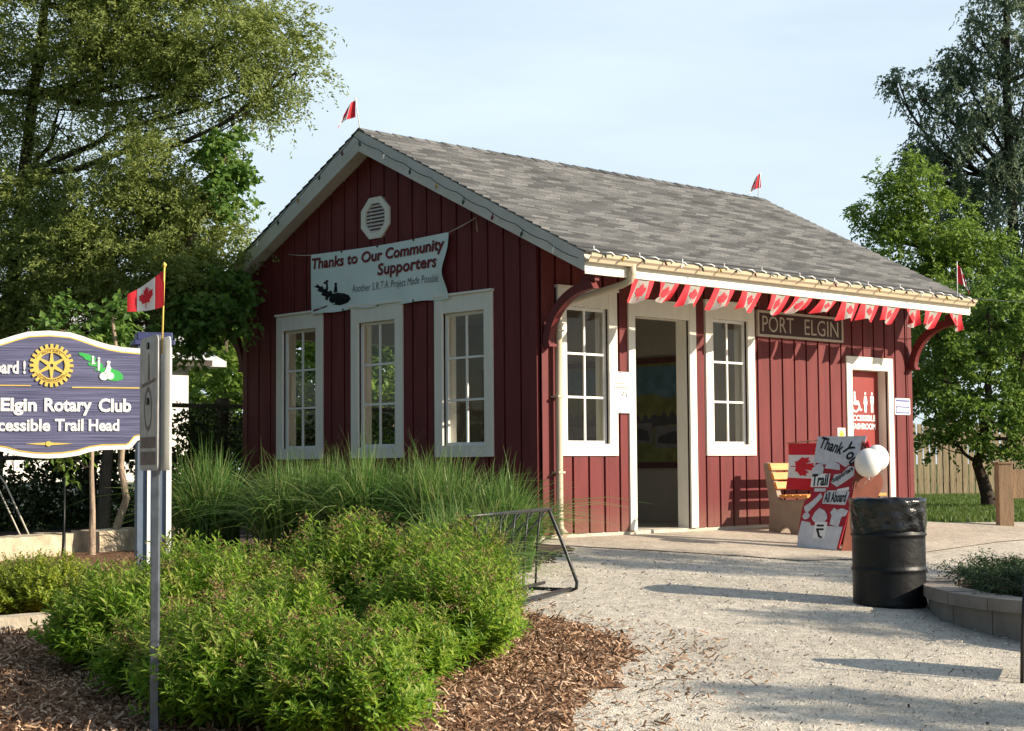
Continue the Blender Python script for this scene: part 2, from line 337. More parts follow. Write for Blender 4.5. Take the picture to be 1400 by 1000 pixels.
# ------------------------------------------------------------------ ground
def sheet(name, poly, mt, off, res=.5, kind='structure', thick=0, wig=0):
    """a sheet over a polygon following the slope"""
    P = []
    n = len(poly)
    for i in range(n):
        a, b = Vector(poly[i]), Vector(poly[(i+1) % n]); m = max(1, int((b-a).length/res))
        for k in range(m):
            p = a.lerp(b, k/m); 
            if wig: p += Vector((random.gauss(0, wig), random.gauss(0, wig)))
            P.append(p)
    tri = tessellate_polygon([[Vector((p.x, p.y, 0)) for p in P]])
    mb = MB(); fs = []
    for a, b, c in tri:
        ar = (P[b].x-P[a].x)*(P[c].y-P[a].y)-(P[c].x-P[a].x)*(P[b].y-P[a].y)
        fs.append((a, b, c) if ar > 0 else (c, b, a))
    mb.add([(p.x, p.y, gz(p.x)+off) for p in P], fs)
    if thick:
        mb.add([(p.x, p.y, gz(p.x)+off) for p in P]+[(p.x, p.y, gz(p.x)+off-thick) for p in P], [(i, (i+1) % len(P), (i+1) % len(P)+len(P), i+len(P))[::-1] for i in range(len(P))])
    o = mb.build(name, M[mt]); o['kind'] = kind; return o
xs = [-400, -100, -40, -20, -10, -5, -2, 0, 1, 2, 4, 6, 8, 10, 12, 14, 20, 60, 400]; ys = [-400, -60, -20, -14, -10, -6, -3, 0, 3, 6, 10, 20, 40, 100, 600]
g = MB(); g.add([(x, y, gz(x)) for y in ys for x in xs], [(j*len(xs)+i, j*len(xs)+i+1, (j+1)*len(xs)+i+1, (j+1)*len(xs)+i) for j in range(len(ys)-1) for i in range(len(xs)-1)])
g.build('ground', M['ground'])['kind'] = 'structure'
# the bed of shrubs (mulch) and the gravel forecourt
MULCH = [(1.9, -3.2), (3.0, -3.95), (4.15, -4.0), (4.95, -4.1), (5.55, -4.65), (6.1, -5.5), (6.62, -6.3), (7.3, -7.1), (8.1, -8.3), (9.0, -10.2), (8, -13), (3, -13), (0, -10), (-2.5, -6), (-2.6, -4.6), (-1.5, -4.0), (-.5, -3.6)]
BED = [(-7.2, -.02), (-7.2, -7), (-2.2, -6.2), (-2.3, -4.4), (1.9, -3.1), (2.2, -2.6), (1.5, -1.3), (.9, -.4), (.1, -.05)]
GRAVEL = [(.0, -2.2), (.0, -.7), (.05, -.5), (1.1, .4), (2.0, 1.2), (2.1, 3.0), (1.9, 5), (1.9, 7.2), (2.6, 10.2), (20, 14), (26, 0), (22, -14), (8.5, -16), (8, -10), (5.9, -5.6), (5.0, -4.7), (4.2, -4.5), (2.8, -4.4), (1.2, -3.6)]
def in_poly(P, poly):
    x, y = P[:, 0], P[:, 1]; c = np.zeros(len(P), bool); n = len(poly)
    for i in range(n):
        (x0, y0), (x1, y1) = poly[i], poly[(i+1) % n]
        k = ((y0 > y) != (y1 > y)) & (x < (x1-x0)*(y-y0)/(y1-y0+1e-12)+x0); c ^= k
    return c
def subdiv_sheet(name, poly, mt, off, step=.25, wig=.05):
    """finely gridded sheet with an uneven, slightly ragged rim"""
    from mathutils.geometry import delaunay_2d_cdt
    P = []; n = len(poly)
    for i in range(n):
        a, b = Vector(poly[i]), Vector(poly[(i+1) % n]); m = max(1, int((b-a).length/(.12 if (a-Vector((5, -4))).length < 6 else 1.2)))
        for k in range(m): P.append(a.lerp(b, k/m)+Vector((random.gauss(0, wig), random.gauss(0, wig))))
    nb = len(P); x0, x1, y0, y1 = min(p.x for p in P), max(p.x for p in P), min(p.y for p in P), max(p.y for p in P)
    G_ = np.array([(x, y+.01) for x in list(np.arange(0, x1, .5))+list(np.arange(-.5, x0, -.5)) for y in np.arange(y0, y1, .5)]); G_ = G_[in_poly(G_, [tuple(p) for p in P])]
    r = delaunay_2d_cdt(P+[Vector(q) for q in G_], [], [list(range(nb))], 1, 1e-5)
    mb = MB(); mb.add([(p.x, p.y, gz(p.x)+off) for p in r[0]], [f[::-1] if (r[0][f[1]]-r[0][f[0]]).cross(r[0][f[2]]-r[0][f[0]]) < 0 else f for f in r[2]])
    o = mb.build(name, M[mt]); o['kind'] = 'structure'; return o
subdiv_sheet('planting_soil', BED, 'soil', .010)
subdiv_sheet('gravel_path', GRAVEL, 'gravel', .006)
subdiv_sheet('mulch_bed', MULCH, 'mulch', .014)
PAD = [(-.35, -.05), (-.1, -.40), (.47, -.33), (1.2, .25), (1.92, .77), (2.55, 1.05), (2.75, 1.9), (2.6, 3.2), (2.3, 5.2), (2.2, 7.3), (3.2, 10.5), (1.8, 11.5), (.7, 8.2), (.45, 7.1), (-.35, 7.1)]
subdiv_sheet('concrete_pad', PAD, 'padm', .016, wig=.012)
sheet('lawn', [(.3, 7.15), (.72, 8.25), (1.75, 11.4), (6, 24), (-4, 34), (-22, 22), (-9, 12), (-2.5, 7.15)], 'ground', .008, 1.5)

# scattered chips, pebbles, litter
def seen(P, d0=5.5, d1=20, m=1.06):
    q = np.c_[P[:, 0], P[:, 1], np.array([gz(x) for x in P[:, 0]])]-np.array(CAM)
    d = q@np.array(fwd); h = q@np.array(r2)/d; v = q@np.array(u2)/d
    return (d > d0) & (d < d1) & (abs(h) < 700/2224.8*m) & (v > -500/2224.8*m)
def chips(name, P, ln, wd, th, mt, tilt=.35, label=None, lift=.02):
    n = len(P); a = rng.uniform(0, 2*np.pi, n); Ls = ln*rng.lognormal(0, .45, n); Ws = wd*rng.lognormal(0, .35, n)
    tx = rng.normal(0, tilt, n)
    d = np.c_[np.cos(a)*np.cos(tx), np.sin(a)*np.cos(tx), np.sin(tx)]; s = np.c_[-np.sin(a), np.cos(a), rng.normal(0, tilt, n)]
    z = np.array([gz(x) for x in P[:, 0]])+lift+rng.uniform(0, .012, n)+abs(np.sin(tx))*Ls*.4
    c = np.c_[P, z]; nn = np.cross(d, s); nn /= np.linalg.norm(nn, axis=1)[:, None]
    V = np.stack([c-d*Ls[:, None]/2-s*Ws[:, None]/2, c+d*Ls[:, None]/2-s*Ws[:, None]*.35, c+d*Ls[:, None]/2+s*Ws[:, None]/2, c-d*Ls[:, None]/2+s*Ws[:, None]*.4,
                  c-d*Ls[:, None]/2.2+nn*th, c+d*Ls[:, None]/2.2+nn*th], 1).reshape(-1, 3)
    b = (np.arange(n)*6)[:, None]
    F = np.concatenate([b+np.array([[0, 1, 5, 4]]), b+np.array([[2, 3, 4, 5]])], 0)
    o = arr_mesh(name, V, F, M[mt]); o['kind'] = 'stuff'; return o
def scatter(n, x0, x1, y0, y1): return np.c_[rng.uniform(x0, x1, n), rng.uniform(y0, y1, n)]
P = scatter(150000, 1.5, 9, -12, -3); P = P[in_poly(P, MULCH) & seen(P, 6.5, 16)][:26000]
chips('mulch_chips', P, .027, .010, .006, 'chip', tilt=.45)
P = scatter(90000, 1.5, 9, -9, -2); sh = P-np.array([.45, .35]); P = P[(~in_poly(P, MULCH)) & in_poly(sh+rng.normal(0, .16, P.shape), MULCH) & seen(P, 6.5, 15)][:700]
chips('stray_mulch', P, .035, .011, .005, 'chip', lift=.008)
P = scatter(60000, 1, 11, -9, 3); P = P[in_poly(P, GRAVEL) & (~in_poly(P, MULCH)) & (~in_poly(P, PAD)) & seen(P, 7, 17)]
chips('gravel_stones', P[:7000], .011, .010, .005, 'pebble', lift=.004)
chips('gravel_litter', P[12000:12230], .022, .009, .004, 'litter', lift=.007)
# ------------------------------------------------------------------ the station
W, LEN, TH = 5.46, 7.03, .16
XR, ZR, XE, ZE = -2.73, 4.7457, .86, 2.952
SL = (ZR-ZE)/(XE-XR)
ZW = 3.178                                   # top of the side walls
def roofz(x): return ZR-SL*abs(x-XR)
st = thing('station_building', 'small dark red board and batten railway station with grey shingle roof', 'station', (-W/2, LEN/2, 0))
def wall(fr, L, z0, z1, ops, th, core, boards, spacing=.25, gap=.03, top=None, phase=0, bt=.028):
    us = sorted({0, L}|{a for o in ops for a in o[:2]}); zs = sorted({z0, z1}|{a for o in ops for a in o[2:]})
    us = [u for u in us if 0 <= u <= L]; zs = [z for z in zs if z0 <= z <= z1]
    hole = lambda i, j: any(o[0] <= (us[i]+us[i+1])/2 <= o[1] and o[2] <= (zs[j]+zs[j+1])/2 <= o[3] for o in ops)
    for i in range(len(us)-1):
        for j in range(len(zs)-1):
            a, b, c, d = us[i], us[i+1], zs[j], zs[j+1]
            if hole(i, j): continue
            core.add([fr(a, c, 0), fr(b, c, 0), fr(b, d, 0), fr(a, d, 0)], [(0, 1, 2, 3)], 0)
            core.add([fr(a, c, -th), fr(b, c, -th), fr(b, d, -th), fr(a, d, -th)], [(3, 2, 1, 0)], 1)
    for a, b, c, d in ops:                  # reveals
        for p, q in (((a, c), (b, c)), ((b, c), (b, d)), ((b, d), (a, d)), ((a, d), (a, c))):
            core.add([fr(*p, 0), fr(*q, 0), fr(*q, -th), fr(*p, -th)], [(0, 1, 2, 3)], 2)
    u = phase-spacing
    while u < L:
        a, b = max(0, u+gap/2), min(L, u+spacing-gap/2); u += spacing
        if b-a < .015: continue
        cut = sorted({a, b}|{x for o in ops for x in o[:2] if a < x < b})
        for p, q in zip(cut, cut[1:]):
            if q-p < .004: continue
            m = (p+q)/2; z = z0; segs = []
            for o in sorted([o for o in ops if o[0] <= m <= o[1]], key=lambda o: o[2]):
                if o[2] > z: segs.append((z, o[2]))
                z = o[3]
            segs.append((z, None))
            for s0, s1 in segs:
                ta, tb = (s1, s1) if s1 is not None else ((top(p), top(q)) if top else (z1, z1))
                if min(ta, tb)-s0 < .01: continue
                poly = [(p, s0), (q, s0), (q, tb), (p, ta)]
                if top and s1 is None and p < L/2 < q: poly = [(p, s0), (q, s0), (q, tb), (L/2, top(L/2)), (p, ta)]
                boards.prism(poly, fr, .002, bt+random.uniform(-.001, .001))
Z0 = .055
FG = frame((-W, 0, 0), (1, 0, 0)); FS = frame((0, 0, 0), (0, 1, 0)); FL = frame((-W, LEN, 0), (0, -1, 0)); FB = frame((0, LEN, 0), (-1, 0, 0))
WC, WO = .135, .9          # casing width
def win(y0, y1, z0=.8835, z1=2.6835): return (y0+WC, y1-WC, z0+.13, z1-.19)
GW = [(-2.689+W+k*1.527-.48, -2.689+W+k*1.527+.48) for k in (-1, 0, 1)]
SW = [(.23, 1.16), (2.68, 3.60)]
DOOR = (1.348, 2.509, Z0, 2.6465); RDOOR = (5.4957, 6.5555, Z0, 2.165)
dop = (DOOR[0]+.11, DOOR[1]-.12, .056, DOOR[3]-.20); rop = (RDOOR[0]+.125, RDOOR[1]-.115, .056, RDOOR[3]-.17)
gops = [win(*a) for a in GW]; sops = [win(*a) for a in SW]+[dop, rop]
lops = [(LEN-3.35, LEN-.35, .056, 2.47)]
core, boards = MB(), MB()
wall(FG, W, Z0, ZW, gops, TH, core, boards, .255, .028, top=lambda u: roofz(u-W)-.205, phase=.10)
wall(FS, LEN, Z0, ZW, sops, TH, core, boards, .247, .03, phase=.215)
wall(FL, LEN, Z0, ZW, lops, TH, core, boards, .25, .03)
wall(FB, W, Z0, ZW, [], TH, core, boards, .25, .03, top=lambda u: roofz(-u)-.205)
for fr, s in ((FG, 1), (FB, -1)):           # gable triangles above the plates
    core.prism([(0, ZW), (W, ZW), (W/2, roofz(XR)-.2)], fr, -TH, 0, 0)
core.build('wall_frame', [M['red'], M['inner'], M['white']], st)
boards.build('siding', M['red'], st, bevel=.004)
for bx in ((-.005, .034, .0, .125, .05, ZW-.1), (-.115, -.007, -.034, -.001, .05, ZW-.1), (-W-.034, -W, 0, .1, .05, 2.95), (-W, -W+.1, -.034, -.001, .05, 2.95), (0, .034, LEN-.1, LEN, .05, ZW-.1)):
    cb = MB(); cb.box(*bx); cb.build('corner_board', M['redtrim'], st, bevel=.004)
fd = MB(); fd.box(-W-.01, .012, -.012, LEN+.012, -.6, .0535); fd.build('foundation', M['found'], st)
fl = MB(); fl.box(-W+.17, -.17, .17, LEN-.17, .05, .058); fl.build('inside_floor', M['conc'], st)
ce = MB(); ce.box(-W+.165, -.165, .165, LEN-.165, 2.79, 2.84); ce.build('ceiling', M['inner'], st)
pt = MB(); pt.box(-W+.163, -.163, 3.76, 3.86, .06, 2.785); pt.build('partition_wall', M['inner'], st)
def window(fr, u0, u1, z0, z1, parent=st):
    a, b, c, d = win(u0, u1, z0, z1)
    cs = MB(); D0, D1 = .026, .052
    cs.prism(rect(u0, a, z0, z1), fr, .001, D1); cs.prism(rect(b, u1, z0, z1), fr, .001, D1)
    cs.prism(rect(a, b, d, z1), fr, .001, D1-.002); cs.prism(rect(a, b, z0, c), fr, .001, D1-.002)
    cs.prism(rect(u0-.015, u1+.015, z1, z1+.028), fr, .001, D1+.02)
    w = cs.build('window', M['white'], parent, bevel=.004)
    s = MB(); t = .034; e = -.035; f = -.004
    s.prism(rect(a, a+t, c, d), fr, e, f); s.prism(rect(b-t, b, c, d), fr, e, f); s.prism(rect(a+t, b-t, c, c+t), fr, e, f); s.prism(rect(a+t, b-t, d-t, d), fr, e, f)
    m = (a+b)/2; s.prism(rect(m-.012, m+.012, c+t, d-t), fr, e+.006, f-.003)
    for k in (1, 2):
        z = c+t+(d-c-2*t)*k/3
        s.prism(rect(a+t, m-.012, z-.012, z+.012), fr, e+.006, f-.003); s.prism(rect(m+.012, b-t, z-.012, z+.012), fr, e+.006, f-.003)
    s.build('frame', M['sash'], w)
    gl = MB(); gl.add([fr(a+t, c+t, -.022), fr(b-t, c+t, -.022), fr(b-t, d-t, -.022), fr(a+t, d-t, -.022)], [(0, 1, 2, 3)]); gl.build('glass', M['glass'], w)
for a in GW: window(FG, *a, .8835, 2.6835)
for a in SW: window(FS, *a, .8835, 2.6835)
def casing(fr, D, o, name):
    m = MB()
    m.prism(rect(D[0], o[0], .056, D[3]), fr, .001, .050); m.prism(rect(o[1], D[1], .056, D[3]), fr, .001, .050); m.prism(rect(o[0], o[1], o[3], D[3]), fr, .001, .048)
    return m.build(name, M['white'], st, bevel=.004)
casing(FS, DOOR, dop, 'doorway'); casing(FL, (LEN-3.47, LEN-.23, Z0, 2.62), lops[0], 'wide_opening')
rd = casing(FS, RDOOR, rop, 'washroom_door')
dp = MB(); dp.prism(rect(rop[0]+.004, rop[1]-.004, .065, rop[3]-.004), FS, -.15, -.115)
for zz in (.25, 1.12): pass
dl = dp.build('door_panel', M['door'], rd, bevel=.004)
hd = MB(); hd.tube([FS(rop[1]-.07, 1.0, -.112), FS(rop[1]-.07, 1.0, -.06), FS(rop[1]-.17, 1.0, -.055)], .011, 8); hd.build('handle', M['galv'], rd)
# pictograms and lettering on the washroom door
tx = MB(); DC = (rop[0]+rop[1])/2+.03
def person_sign(m, cu, cz, h, skirt):
    m.prism(circ(cu, cz+h*.44, h*.075, 14), FS, -.114, -.111)
    if skirt: m.prism([(cu-.05*h, cz+.33*h), (cu+.05*h, cz+.33*h), (cu+.12*h, cz+.24*h), (cu+.165*h, cz-.05*h), (cu+.10*h, cz-.15*h), (cu+.09*h, cz-.48*h), (cu-.09*h, cz-.48*h), (cu-.10*h, cz-.15*h), (cu-.165*h, cz-.05*h), (cu-.12*h, cz+.24*h)], FS, -.114, -.111)
    else: m.prism([(cu-.12*h, cz+.33*h), (cu+.12*h, cz+.33*h), (cu+.155*h, cz+.27*h), (cu+.145*h, cz-.02*h), (cu+.10*h, cz-.04*h), (cu+.095*h, cz-.48*h), (cu-.095*h, cz-.48*h), (cu-.10*h, cz-.04*h), (cu-.145*h, cz-.02*h), (cu-.155*h, cz+.27*h)], FS, -.114, -.111)
person_sign(tx, DC+.075, 1.58, .27, True); person_sign(tx, DC+.225, 1.58, .27, False)
u0 = DC-.15                                     # wheelchair user
tx.prism(circ(u0-.02, 1.70, .022, 12), FS, -.114, -.111)
tx.prism([(u0-.04, 1.675), (u0, 1.675), (u0+.012, 1.60), (u0+.075, 1.60), (u0+.075, 1.575), (u0+.085, 1.575), (u0+.115, 1.49), (u0+.145, 1.50), (u0+.145, 1.475), (u0+.095, 1.465), (u0+.06, 1.545), (u0-.03, 1.545)], FS, -.114, -.111)
ring = [(u0+.085*math.cos(a), 1.53+.085*math.sin(a)) for a in np.linspace(2.3, 6.0, 20)]+[(u0+.06*math.cos(a), 1.53+.06*math.sin(a)) for a in np.linspace(6.0, 2.3, 20)]
tx.prism(ring, FS, -.114, -.111)
add_text(tx, 'ACCESSIBLE', FS, DC-.30, DC+.30, 1.335, 1.415, -.1125, .035); add_text(tx, 'WASHROOM', FS, DC-.30, DC+.30, 1.225, 1.305, -.1125, .035)
tx.build('lettering', M['paper'], dl)

# roof: stepped shingle courses on two slopes, barge boards, fascias, gutter
def yfront(t): return -.285+.075*t          # t = 0 at the ridge, 1 at the eave
def yback(t): return 7.46-.29*t
NC = 29
for side in (1, -1):
    mb = MB(); run = XE+.035-XR; uvs = []
    nseg = 60
    for i in range(NC):
        t0, t1 = i/NC, (i+1)/NC
        for k in range(nseg):
            a, b = k/nseg, (k+1)/nseg
            def pt_(t, q, dz): 
                tt = min(t, 1); y = yfront(tt)+(yback(tt)-yfront(tt))*q; sag = .012*math.sin(q*9+t*3)+.006*math.sin(q*23)
                return (XR+side*run*t, y, ZR-SL*run*t+dz+sag*.35)
            vs = [pt_(t0, a, .002), pt_(t0, b, .002), pt_(t1, b, .017), pt_(t1, a, .017), pt_(t1, b, .001), pt_(t1, a, .001)]
            fs = [(3, 2, 1, 0), (5, 4, 2, 3)]
            if side < 0: fs = [f[::-1] for f in fs]
            mb.add(vs, fs)
            Lr = run*math.hypot(1, SL)
            for f in fs:
                for q in f: uvs.append((vs[q][1]+(.13*(i % 3)), Lr*(1-(t0 if q < 2 else t1)) if True else 0))
    o = mb.build('roof_shingles', M['shingle'], st)
    uv = o.data.uv_layers.new(name='UVMap'); uv.data.foreach_set('uv', np.array(uvs, np.float32).ravel())
rb = MB()                                   # roof deck with its underside
for side in (1, -1):
    run = XE-XR; v = []
    for t, dz in ((0, -.004), (1, -.004), (1, -.175), (0, -.20)):
        x = XR+side*run*t; z = ZR-SL*run*t+dz; v += [(x, yfront(t)+.03, z), (x, yback(t)-.03, z)]
    fs = [(0, 1, 3, 2), (2, 3, 5, 4), (4, 5, 7, 6), (0, 2, 4, 6), (7, 5, 3, 1)]
    if side < 0: fs = [f[::-1] for f in fs]
    rb.add(v, fs)
rb.build('soffit', M['soffit'], st)
for side in (1, -1):
    run = XE+.005-XR
    for yf, s in ((yfront, -1), (yback, 1)):
        q = []
        for t, dz in ((0, -.012), (1, -.012), (1, -.205), (0, -.255)):
            x = XR+side*run*t+(side*.002 if t == 0 else 0); z = ZR-SL*run*t+dz
            q += [(x, yf(t)-s*.012, z), (x, yf(t)-s*.045, z)]
        fs = [(0, 2, 4, 6), (7, 5, 3, 1), (0, 1, 3, 2), (2, 3, 5, 4), (4, 5, 7, 6)]
        if side*s > 0: fs = [f[::-1] for f in fs]
        bg_ = MB(); bg_.add(q, fs); bg_.build('barge_board', M['soffit'], st)
rc = MB()                                   # ridge caps
for k in range(30):
    y0 = -.27+k*.2575; rc.add([(XR-.13, y0, roofz(XR-.13)+.020), (XR, y0, ZR+.028), (XR+.13, y0, roofz(XR+.13)+.020), (XR-.13, y0+.275, roofz(XR-.13)+.012), (XR, y0+.275, ZR+.018), (XR+.13, y0+.275, roofz(XR+.13)+.012)], [(0, 1, 4, 3), (1, 2, 5, 4), (0, 2, 1)])
rco = rc.build('ridge_cap', M['shingle'], st); uv = rco.data.uv_layers.new(name='UVMap')
uv.data.foreach_set('uv', np.array([(rco.data.vertices[l.vertex_index].co.y, rco.data.vertices[l.vertex_index].co.x) for l in rco.data.loops], np.float32).ravel())
fa = MB(); fa.add([(XE+.001, -.19, 2.725), (XE+.001, 7.15, 2.725), (XE+.001, 7.15, 2.93), (XE+.001, -.19, 2.93), (XE-.03, -.19, 2.725), (XE-.03, 7.15, 2.725)], [(0, 1, 2, 3), (1, 0, 4, 5)])
fa.build('fascia', M['white'], st); fa = MB()
xl = 2*XR-XE; fa.box(xl-.001, xl+.03, -.19, 7.15, 2.725, 2.90)
fa.build('fascia', M['white'], st)
gt = MB(); GP = [(XE+.004, 2.838), (XE+.07, 2.838), (XE+.082, 2.868), (XE+.107, 2.890), (XE+.115, 2.925), (XE+.103, 2.925), (XE+.10, 2.90), (XE+.06, 2.858), (XE+.012, 2.858), (XE+.004, 2.92)]
gt.prism(GP, lambda u, v, d: Vector((u, d, v)), 7.16, -.205); gt.build('gutter', M['gutter'], st)
ds = MB(); ds.tube([(XE+.05, .47, 2.86), (XE+.05, .47, 2.76), (XE+.03, .46, 2.70), (XE-.06, .44, 2.66), (.16, .22, 2.50), (.125, .195, 2.46), (.105, .185, 2.38), (.102, .18, 1.4), (.102, .18, .16), (.12, .18, .10), (.20, .16, .06)], [.038]*11, 10)
for zz in (.7, 1.5, 2.2): ds.box(.03, .145, .132, .228, zz, zz+.02)
ds.build('downspout', M['gutter'], st)
def bracket(x0, sgn, y0):
    m = MB(); f = lambda u, v, d: Vector((x0+sgn*u, y0+d, v))
    arc = [(.04+.70*(1-math.cos(a))**1.0, 2.06+.62*math.sin(a)) for a in np.linspace(.0, math.pi/2, 12)]
    arc2 = [(.13+.66*(1-math.cos(a)), 2.05+.545*math.sin(a)) for a in np.linspace(.0, math.pi/2, 12)]
    arc = [(u, v) for u, v in arc]; poly = arc+arc2[::-1]
    m.prism(poly, f, 0, .09); m.prism([(.026, 2.03), (.155, 2.03), (.155, 2.062), (.026, 2.062)], f, -.012, .102)
    m.prism([(.60, 2.672), (.80, 2.672), (.80, 2.735), (.60, 2.735)], f, .012, .078)
    return m.build('eave_bracket', M['redtrim'], st, bevel=.003)
bracket(.006, 1, .0); bracket(.006, 1, 6.93); bracket(-W-.006, -1, .0); bracket(-W-.006, -1, 6.93)
# octagonal louvred vent
vc = (-2.697+W, 3.72); FV = FG
oc = [(vc[0]+.285*math.cos(R(22.5+45*i)), vc[1]+.265*math.sin(R(22.5+45*i))) for i in range(8)]; oi = [(vc[0]+(u-vc[0])*.70, vc[1]+(v-vc[1])*.70) for u, v in oc]
vm = MB()
for i in range(8):
    j = (i+1) % 8; vm.prism([oc[i], oc[j], oi[j], oi[i]], FV, .004, .055)
vm.prism(oi, FV, .004, .012)
vt = vm.build('gable_vent', M['white'], st)
lv = MB()
for k in range(8):
    z = vc[1]-.165+k*.043; hw = min(.195, .195-max(0, abs(z+.02-vc[1])-.075)*1.0)
    lv.add([FV(vc[0]-hw, z, .046), FV(vc[0]+hw, z, .046), FV(vc[0]+hw, z+.040, .014), FV(vc[0]-hw, z+.040, .014), FV(vc[0]-hw, z-.006, .042), FV(vc[0]+hw, z-.006, .042)], [(0, 1, 2, 3), (4, 5, 1, 0)])
lv.build('louvre', M['soffit'], vt)
# ------------------------------------------------------------------ things fixed to the station
sg = thing('station_sign', 'dark brown framed board lettered PORT ELGIN under the eave', 'sign', FS(4.53, 2.486, .03))
m = MB(); m.prism(rect(3.655, 5.40, 2.337, 2.635), FS, .03, .055); m.build('panel', M['signboard'], sg)
m = MB(); a, b, c, d = 3.645, 5.41, 2.327, 2.645; t = .028
m.prism(rect(a, b, d-t, d), FS, .031, .068); m.prism(rect(a, b, c, c+t), FS, .031, .068); m.prism(rect(a, a+t, c+t, d-t), FS, .031, .068); m.prism(rect(b-t, b, c+t, d-t), FS, .031, .068)
m.build('frame', M['signletter'], sg)
m = MB(); add_text(m, 'PORT', FS, 3.745, 4.375, 2.388, 2.585, .0575, -.004); add_text(m, 'ELGIN', FS, 4.60, 5.315, 2.388, 2.585, .0575, -.004)
m.build('lettering', M['signletter'], sg)

bn = thing('banner', 'white vinyl banner with dark red lettering hung below the gable vent', 'banner', (-2.65, -.06, 3.03))
def bmap(u, v, d=0):                         # u 0..1, v 0..1 over the banner; loose hang with a pinched right edge
    y = -.066-.012*math.sin(u*19+v*2)*(1-v)*.9-.008*math.sin(u*7+1)-.018*max(0, u-.93)/.07*math.sin(v*3.1)
    pinch = .10*max(0, (u-.85)/.15)**2*math.exp(-((v-.42)/.24)**2)
    z = 2.655+v*.745-.018*math.sin(u*math.pi)*v+.006*math.sin(u*25)*(1-v)+.012*math.sin(u*3.3)*(1-v)
    return Vector((-3.93+u*2.575-pinch+.012*(1-v)*(1-u), y-d, z))
def cloth(name, fn, nu, nv, mats, parent, mfun=None):
    V = [fn(i/nu, j/nv) for j in range(nv+1) for i in range(nu+1)]
    m = MB(); 
    for j in range(nv):
        for i in range(nu):
            pass
    m.v = [tuple(v) for v in V]
    for j in range(nv):
        for i in range(nu):
            q = j*(nu+1)+i; m.f.append([q, q+1, q+nu+2, q+nu+1]); m.m.append(mfun((i+.5)/nu, (j+.5)/nv) if mfun else 0); m.smooth.append(True)
    return m.build(name, mats, parent)
cloth('sheet', bmap, 60, 20, M['banner'], bn)
def text_on(body, fn, x0, x1, y0, y1, d, bold, shear, mt, parent, name='lettering'):
    m = MB(); add_text(m, body, lambda u, v, dd: fn(u, v, dd), x0, x1, y0, y1, d, bold, shear); return m.build(name, mt, parent)
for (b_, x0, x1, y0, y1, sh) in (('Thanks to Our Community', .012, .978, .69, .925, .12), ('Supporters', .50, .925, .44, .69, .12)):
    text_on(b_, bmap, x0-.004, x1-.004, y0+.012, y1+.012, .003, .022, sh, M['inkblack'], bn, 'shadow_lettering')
    text_on(b_, bmap, x0, x1, y0, y1, .006, .012, sh, M['inkred'], bn)
text_on('Another S.R.T.A. Project Made Possible!', bmap, .315, .945, .235, .40, .004, .0, .1, M['inkgrey'], bn)
def logo(fn, cx, cy, s, ax, d, dk, lt):     # leaf, walkers and a wheeled rider, drawn in (u, v); ax = aspect
    f = lambda pts: [(cx+x*s*ax, cy+y*s) for x, y in pts]
    body = [(-1, .62), (-.86, .60), (-.80, .70), (-.62, .52), (-.52, .56), (-.44, .36), (-.30, .40), (-.22, .20), (-.05, .26), (.02, .06), (.30, .08), (.62, -.02), (.90, -.2), (.98, -.42), (.80, -.60), (.40, -.66), (.05, -.56), (-.15, -.36), (-.40, -.22), (-.32, -.10), (-.60, .04), (-.52, .16), (-.80, .30), (-.72, .42), (-.95, .56)]
    if dk is not None: dk.prism(f(body), lambda u, v, q: fn(u, v, d), 0, 1)
    def disc(x, y, r, m, dd, r2=None):
        P = circ(0, 0, r, 16)
        if r2: 
            for i in range(16):
                a, b = P[i], P[(i+1) % 16]; m.add([fn(cx+(x+a[0])*s*ax, cy+(y+a[1])*s, dd), fn(cx+(x+b[0])*s*ax, cy+(y+b[1])*s, dd), fn(cx+(x+b[0]*r2)*s*ax, cy+(y+b[1]*r2)*s, dd), fn(cx+(x+a[0]*r2)*s*ax, cy+(y+a[1]*r2)*s, dd)], [(0, 1, 2, 3)])
        else: m.prism(f([(x+p, y+q) for p, q in P]), lambda u, v, q: fn(u, v, dd), 0, 1)
    return disc, f
lk, ll = MB(), MB()
disc, f_ = logo(bmap, .165, .29, .29, .485, .004, lk, None)
for x, y in ((.02, -.30), (.40, -.26)): disc(x, y, .24, ll, .007, .78)
for x, y in ((-.38, .72), (-.28, .80), (.18, .60)): disc(x, y, .075, lk, .004)
lk.prism(f_([(.12, .52), (.24, .52), (.26, .12), (.06, .10)]), lambda u, v, q: bmap(u, v, .004), 0, 1); lk.prism(f_([(-.32, .70), (-.24, .70), (-.22, .30), (-.34, .30)]), lambda u, v, q: bmap(u, v, .004), 0, 1)
lk.build('trail_logo', M['inkblack'], bn); ll.build('logo_wheels', M['banner'], bn)
m = MB(); m.prism([(.02, .075), (.10, .10), (.135, .125), (.12, .09), (.055, .055), (.02, .045)], lambda u, v, q: bmap(u, v, .004), 0, 1); m.build('red_mark', M['inkred'], bn)
for a, b in ((bmap(0, .99, .006), (-4.45, -.035, 3.46)), (bmap(1, .99, .006), (-.94, -.035, 3.52))):
    m = MB(); m.tube([a, (Vector(a)+Vector(b))/2-Vector((0, 0, .008)), b]+([(-.93, -.03, 3.36)] if b[0] > -1 else []), .006, 6); m.build('rope', M['rope'], bn)
m = MB()
for u in (.24, .5, .76):
    for v in (.985, .02): p = bmap(u, v, .004); m.box(p.x-.012, p.x+.012, p.y-.004, p.y, p.z-.012, p.z+.012)
m.build('eyelets', M['inkblack'], bn)

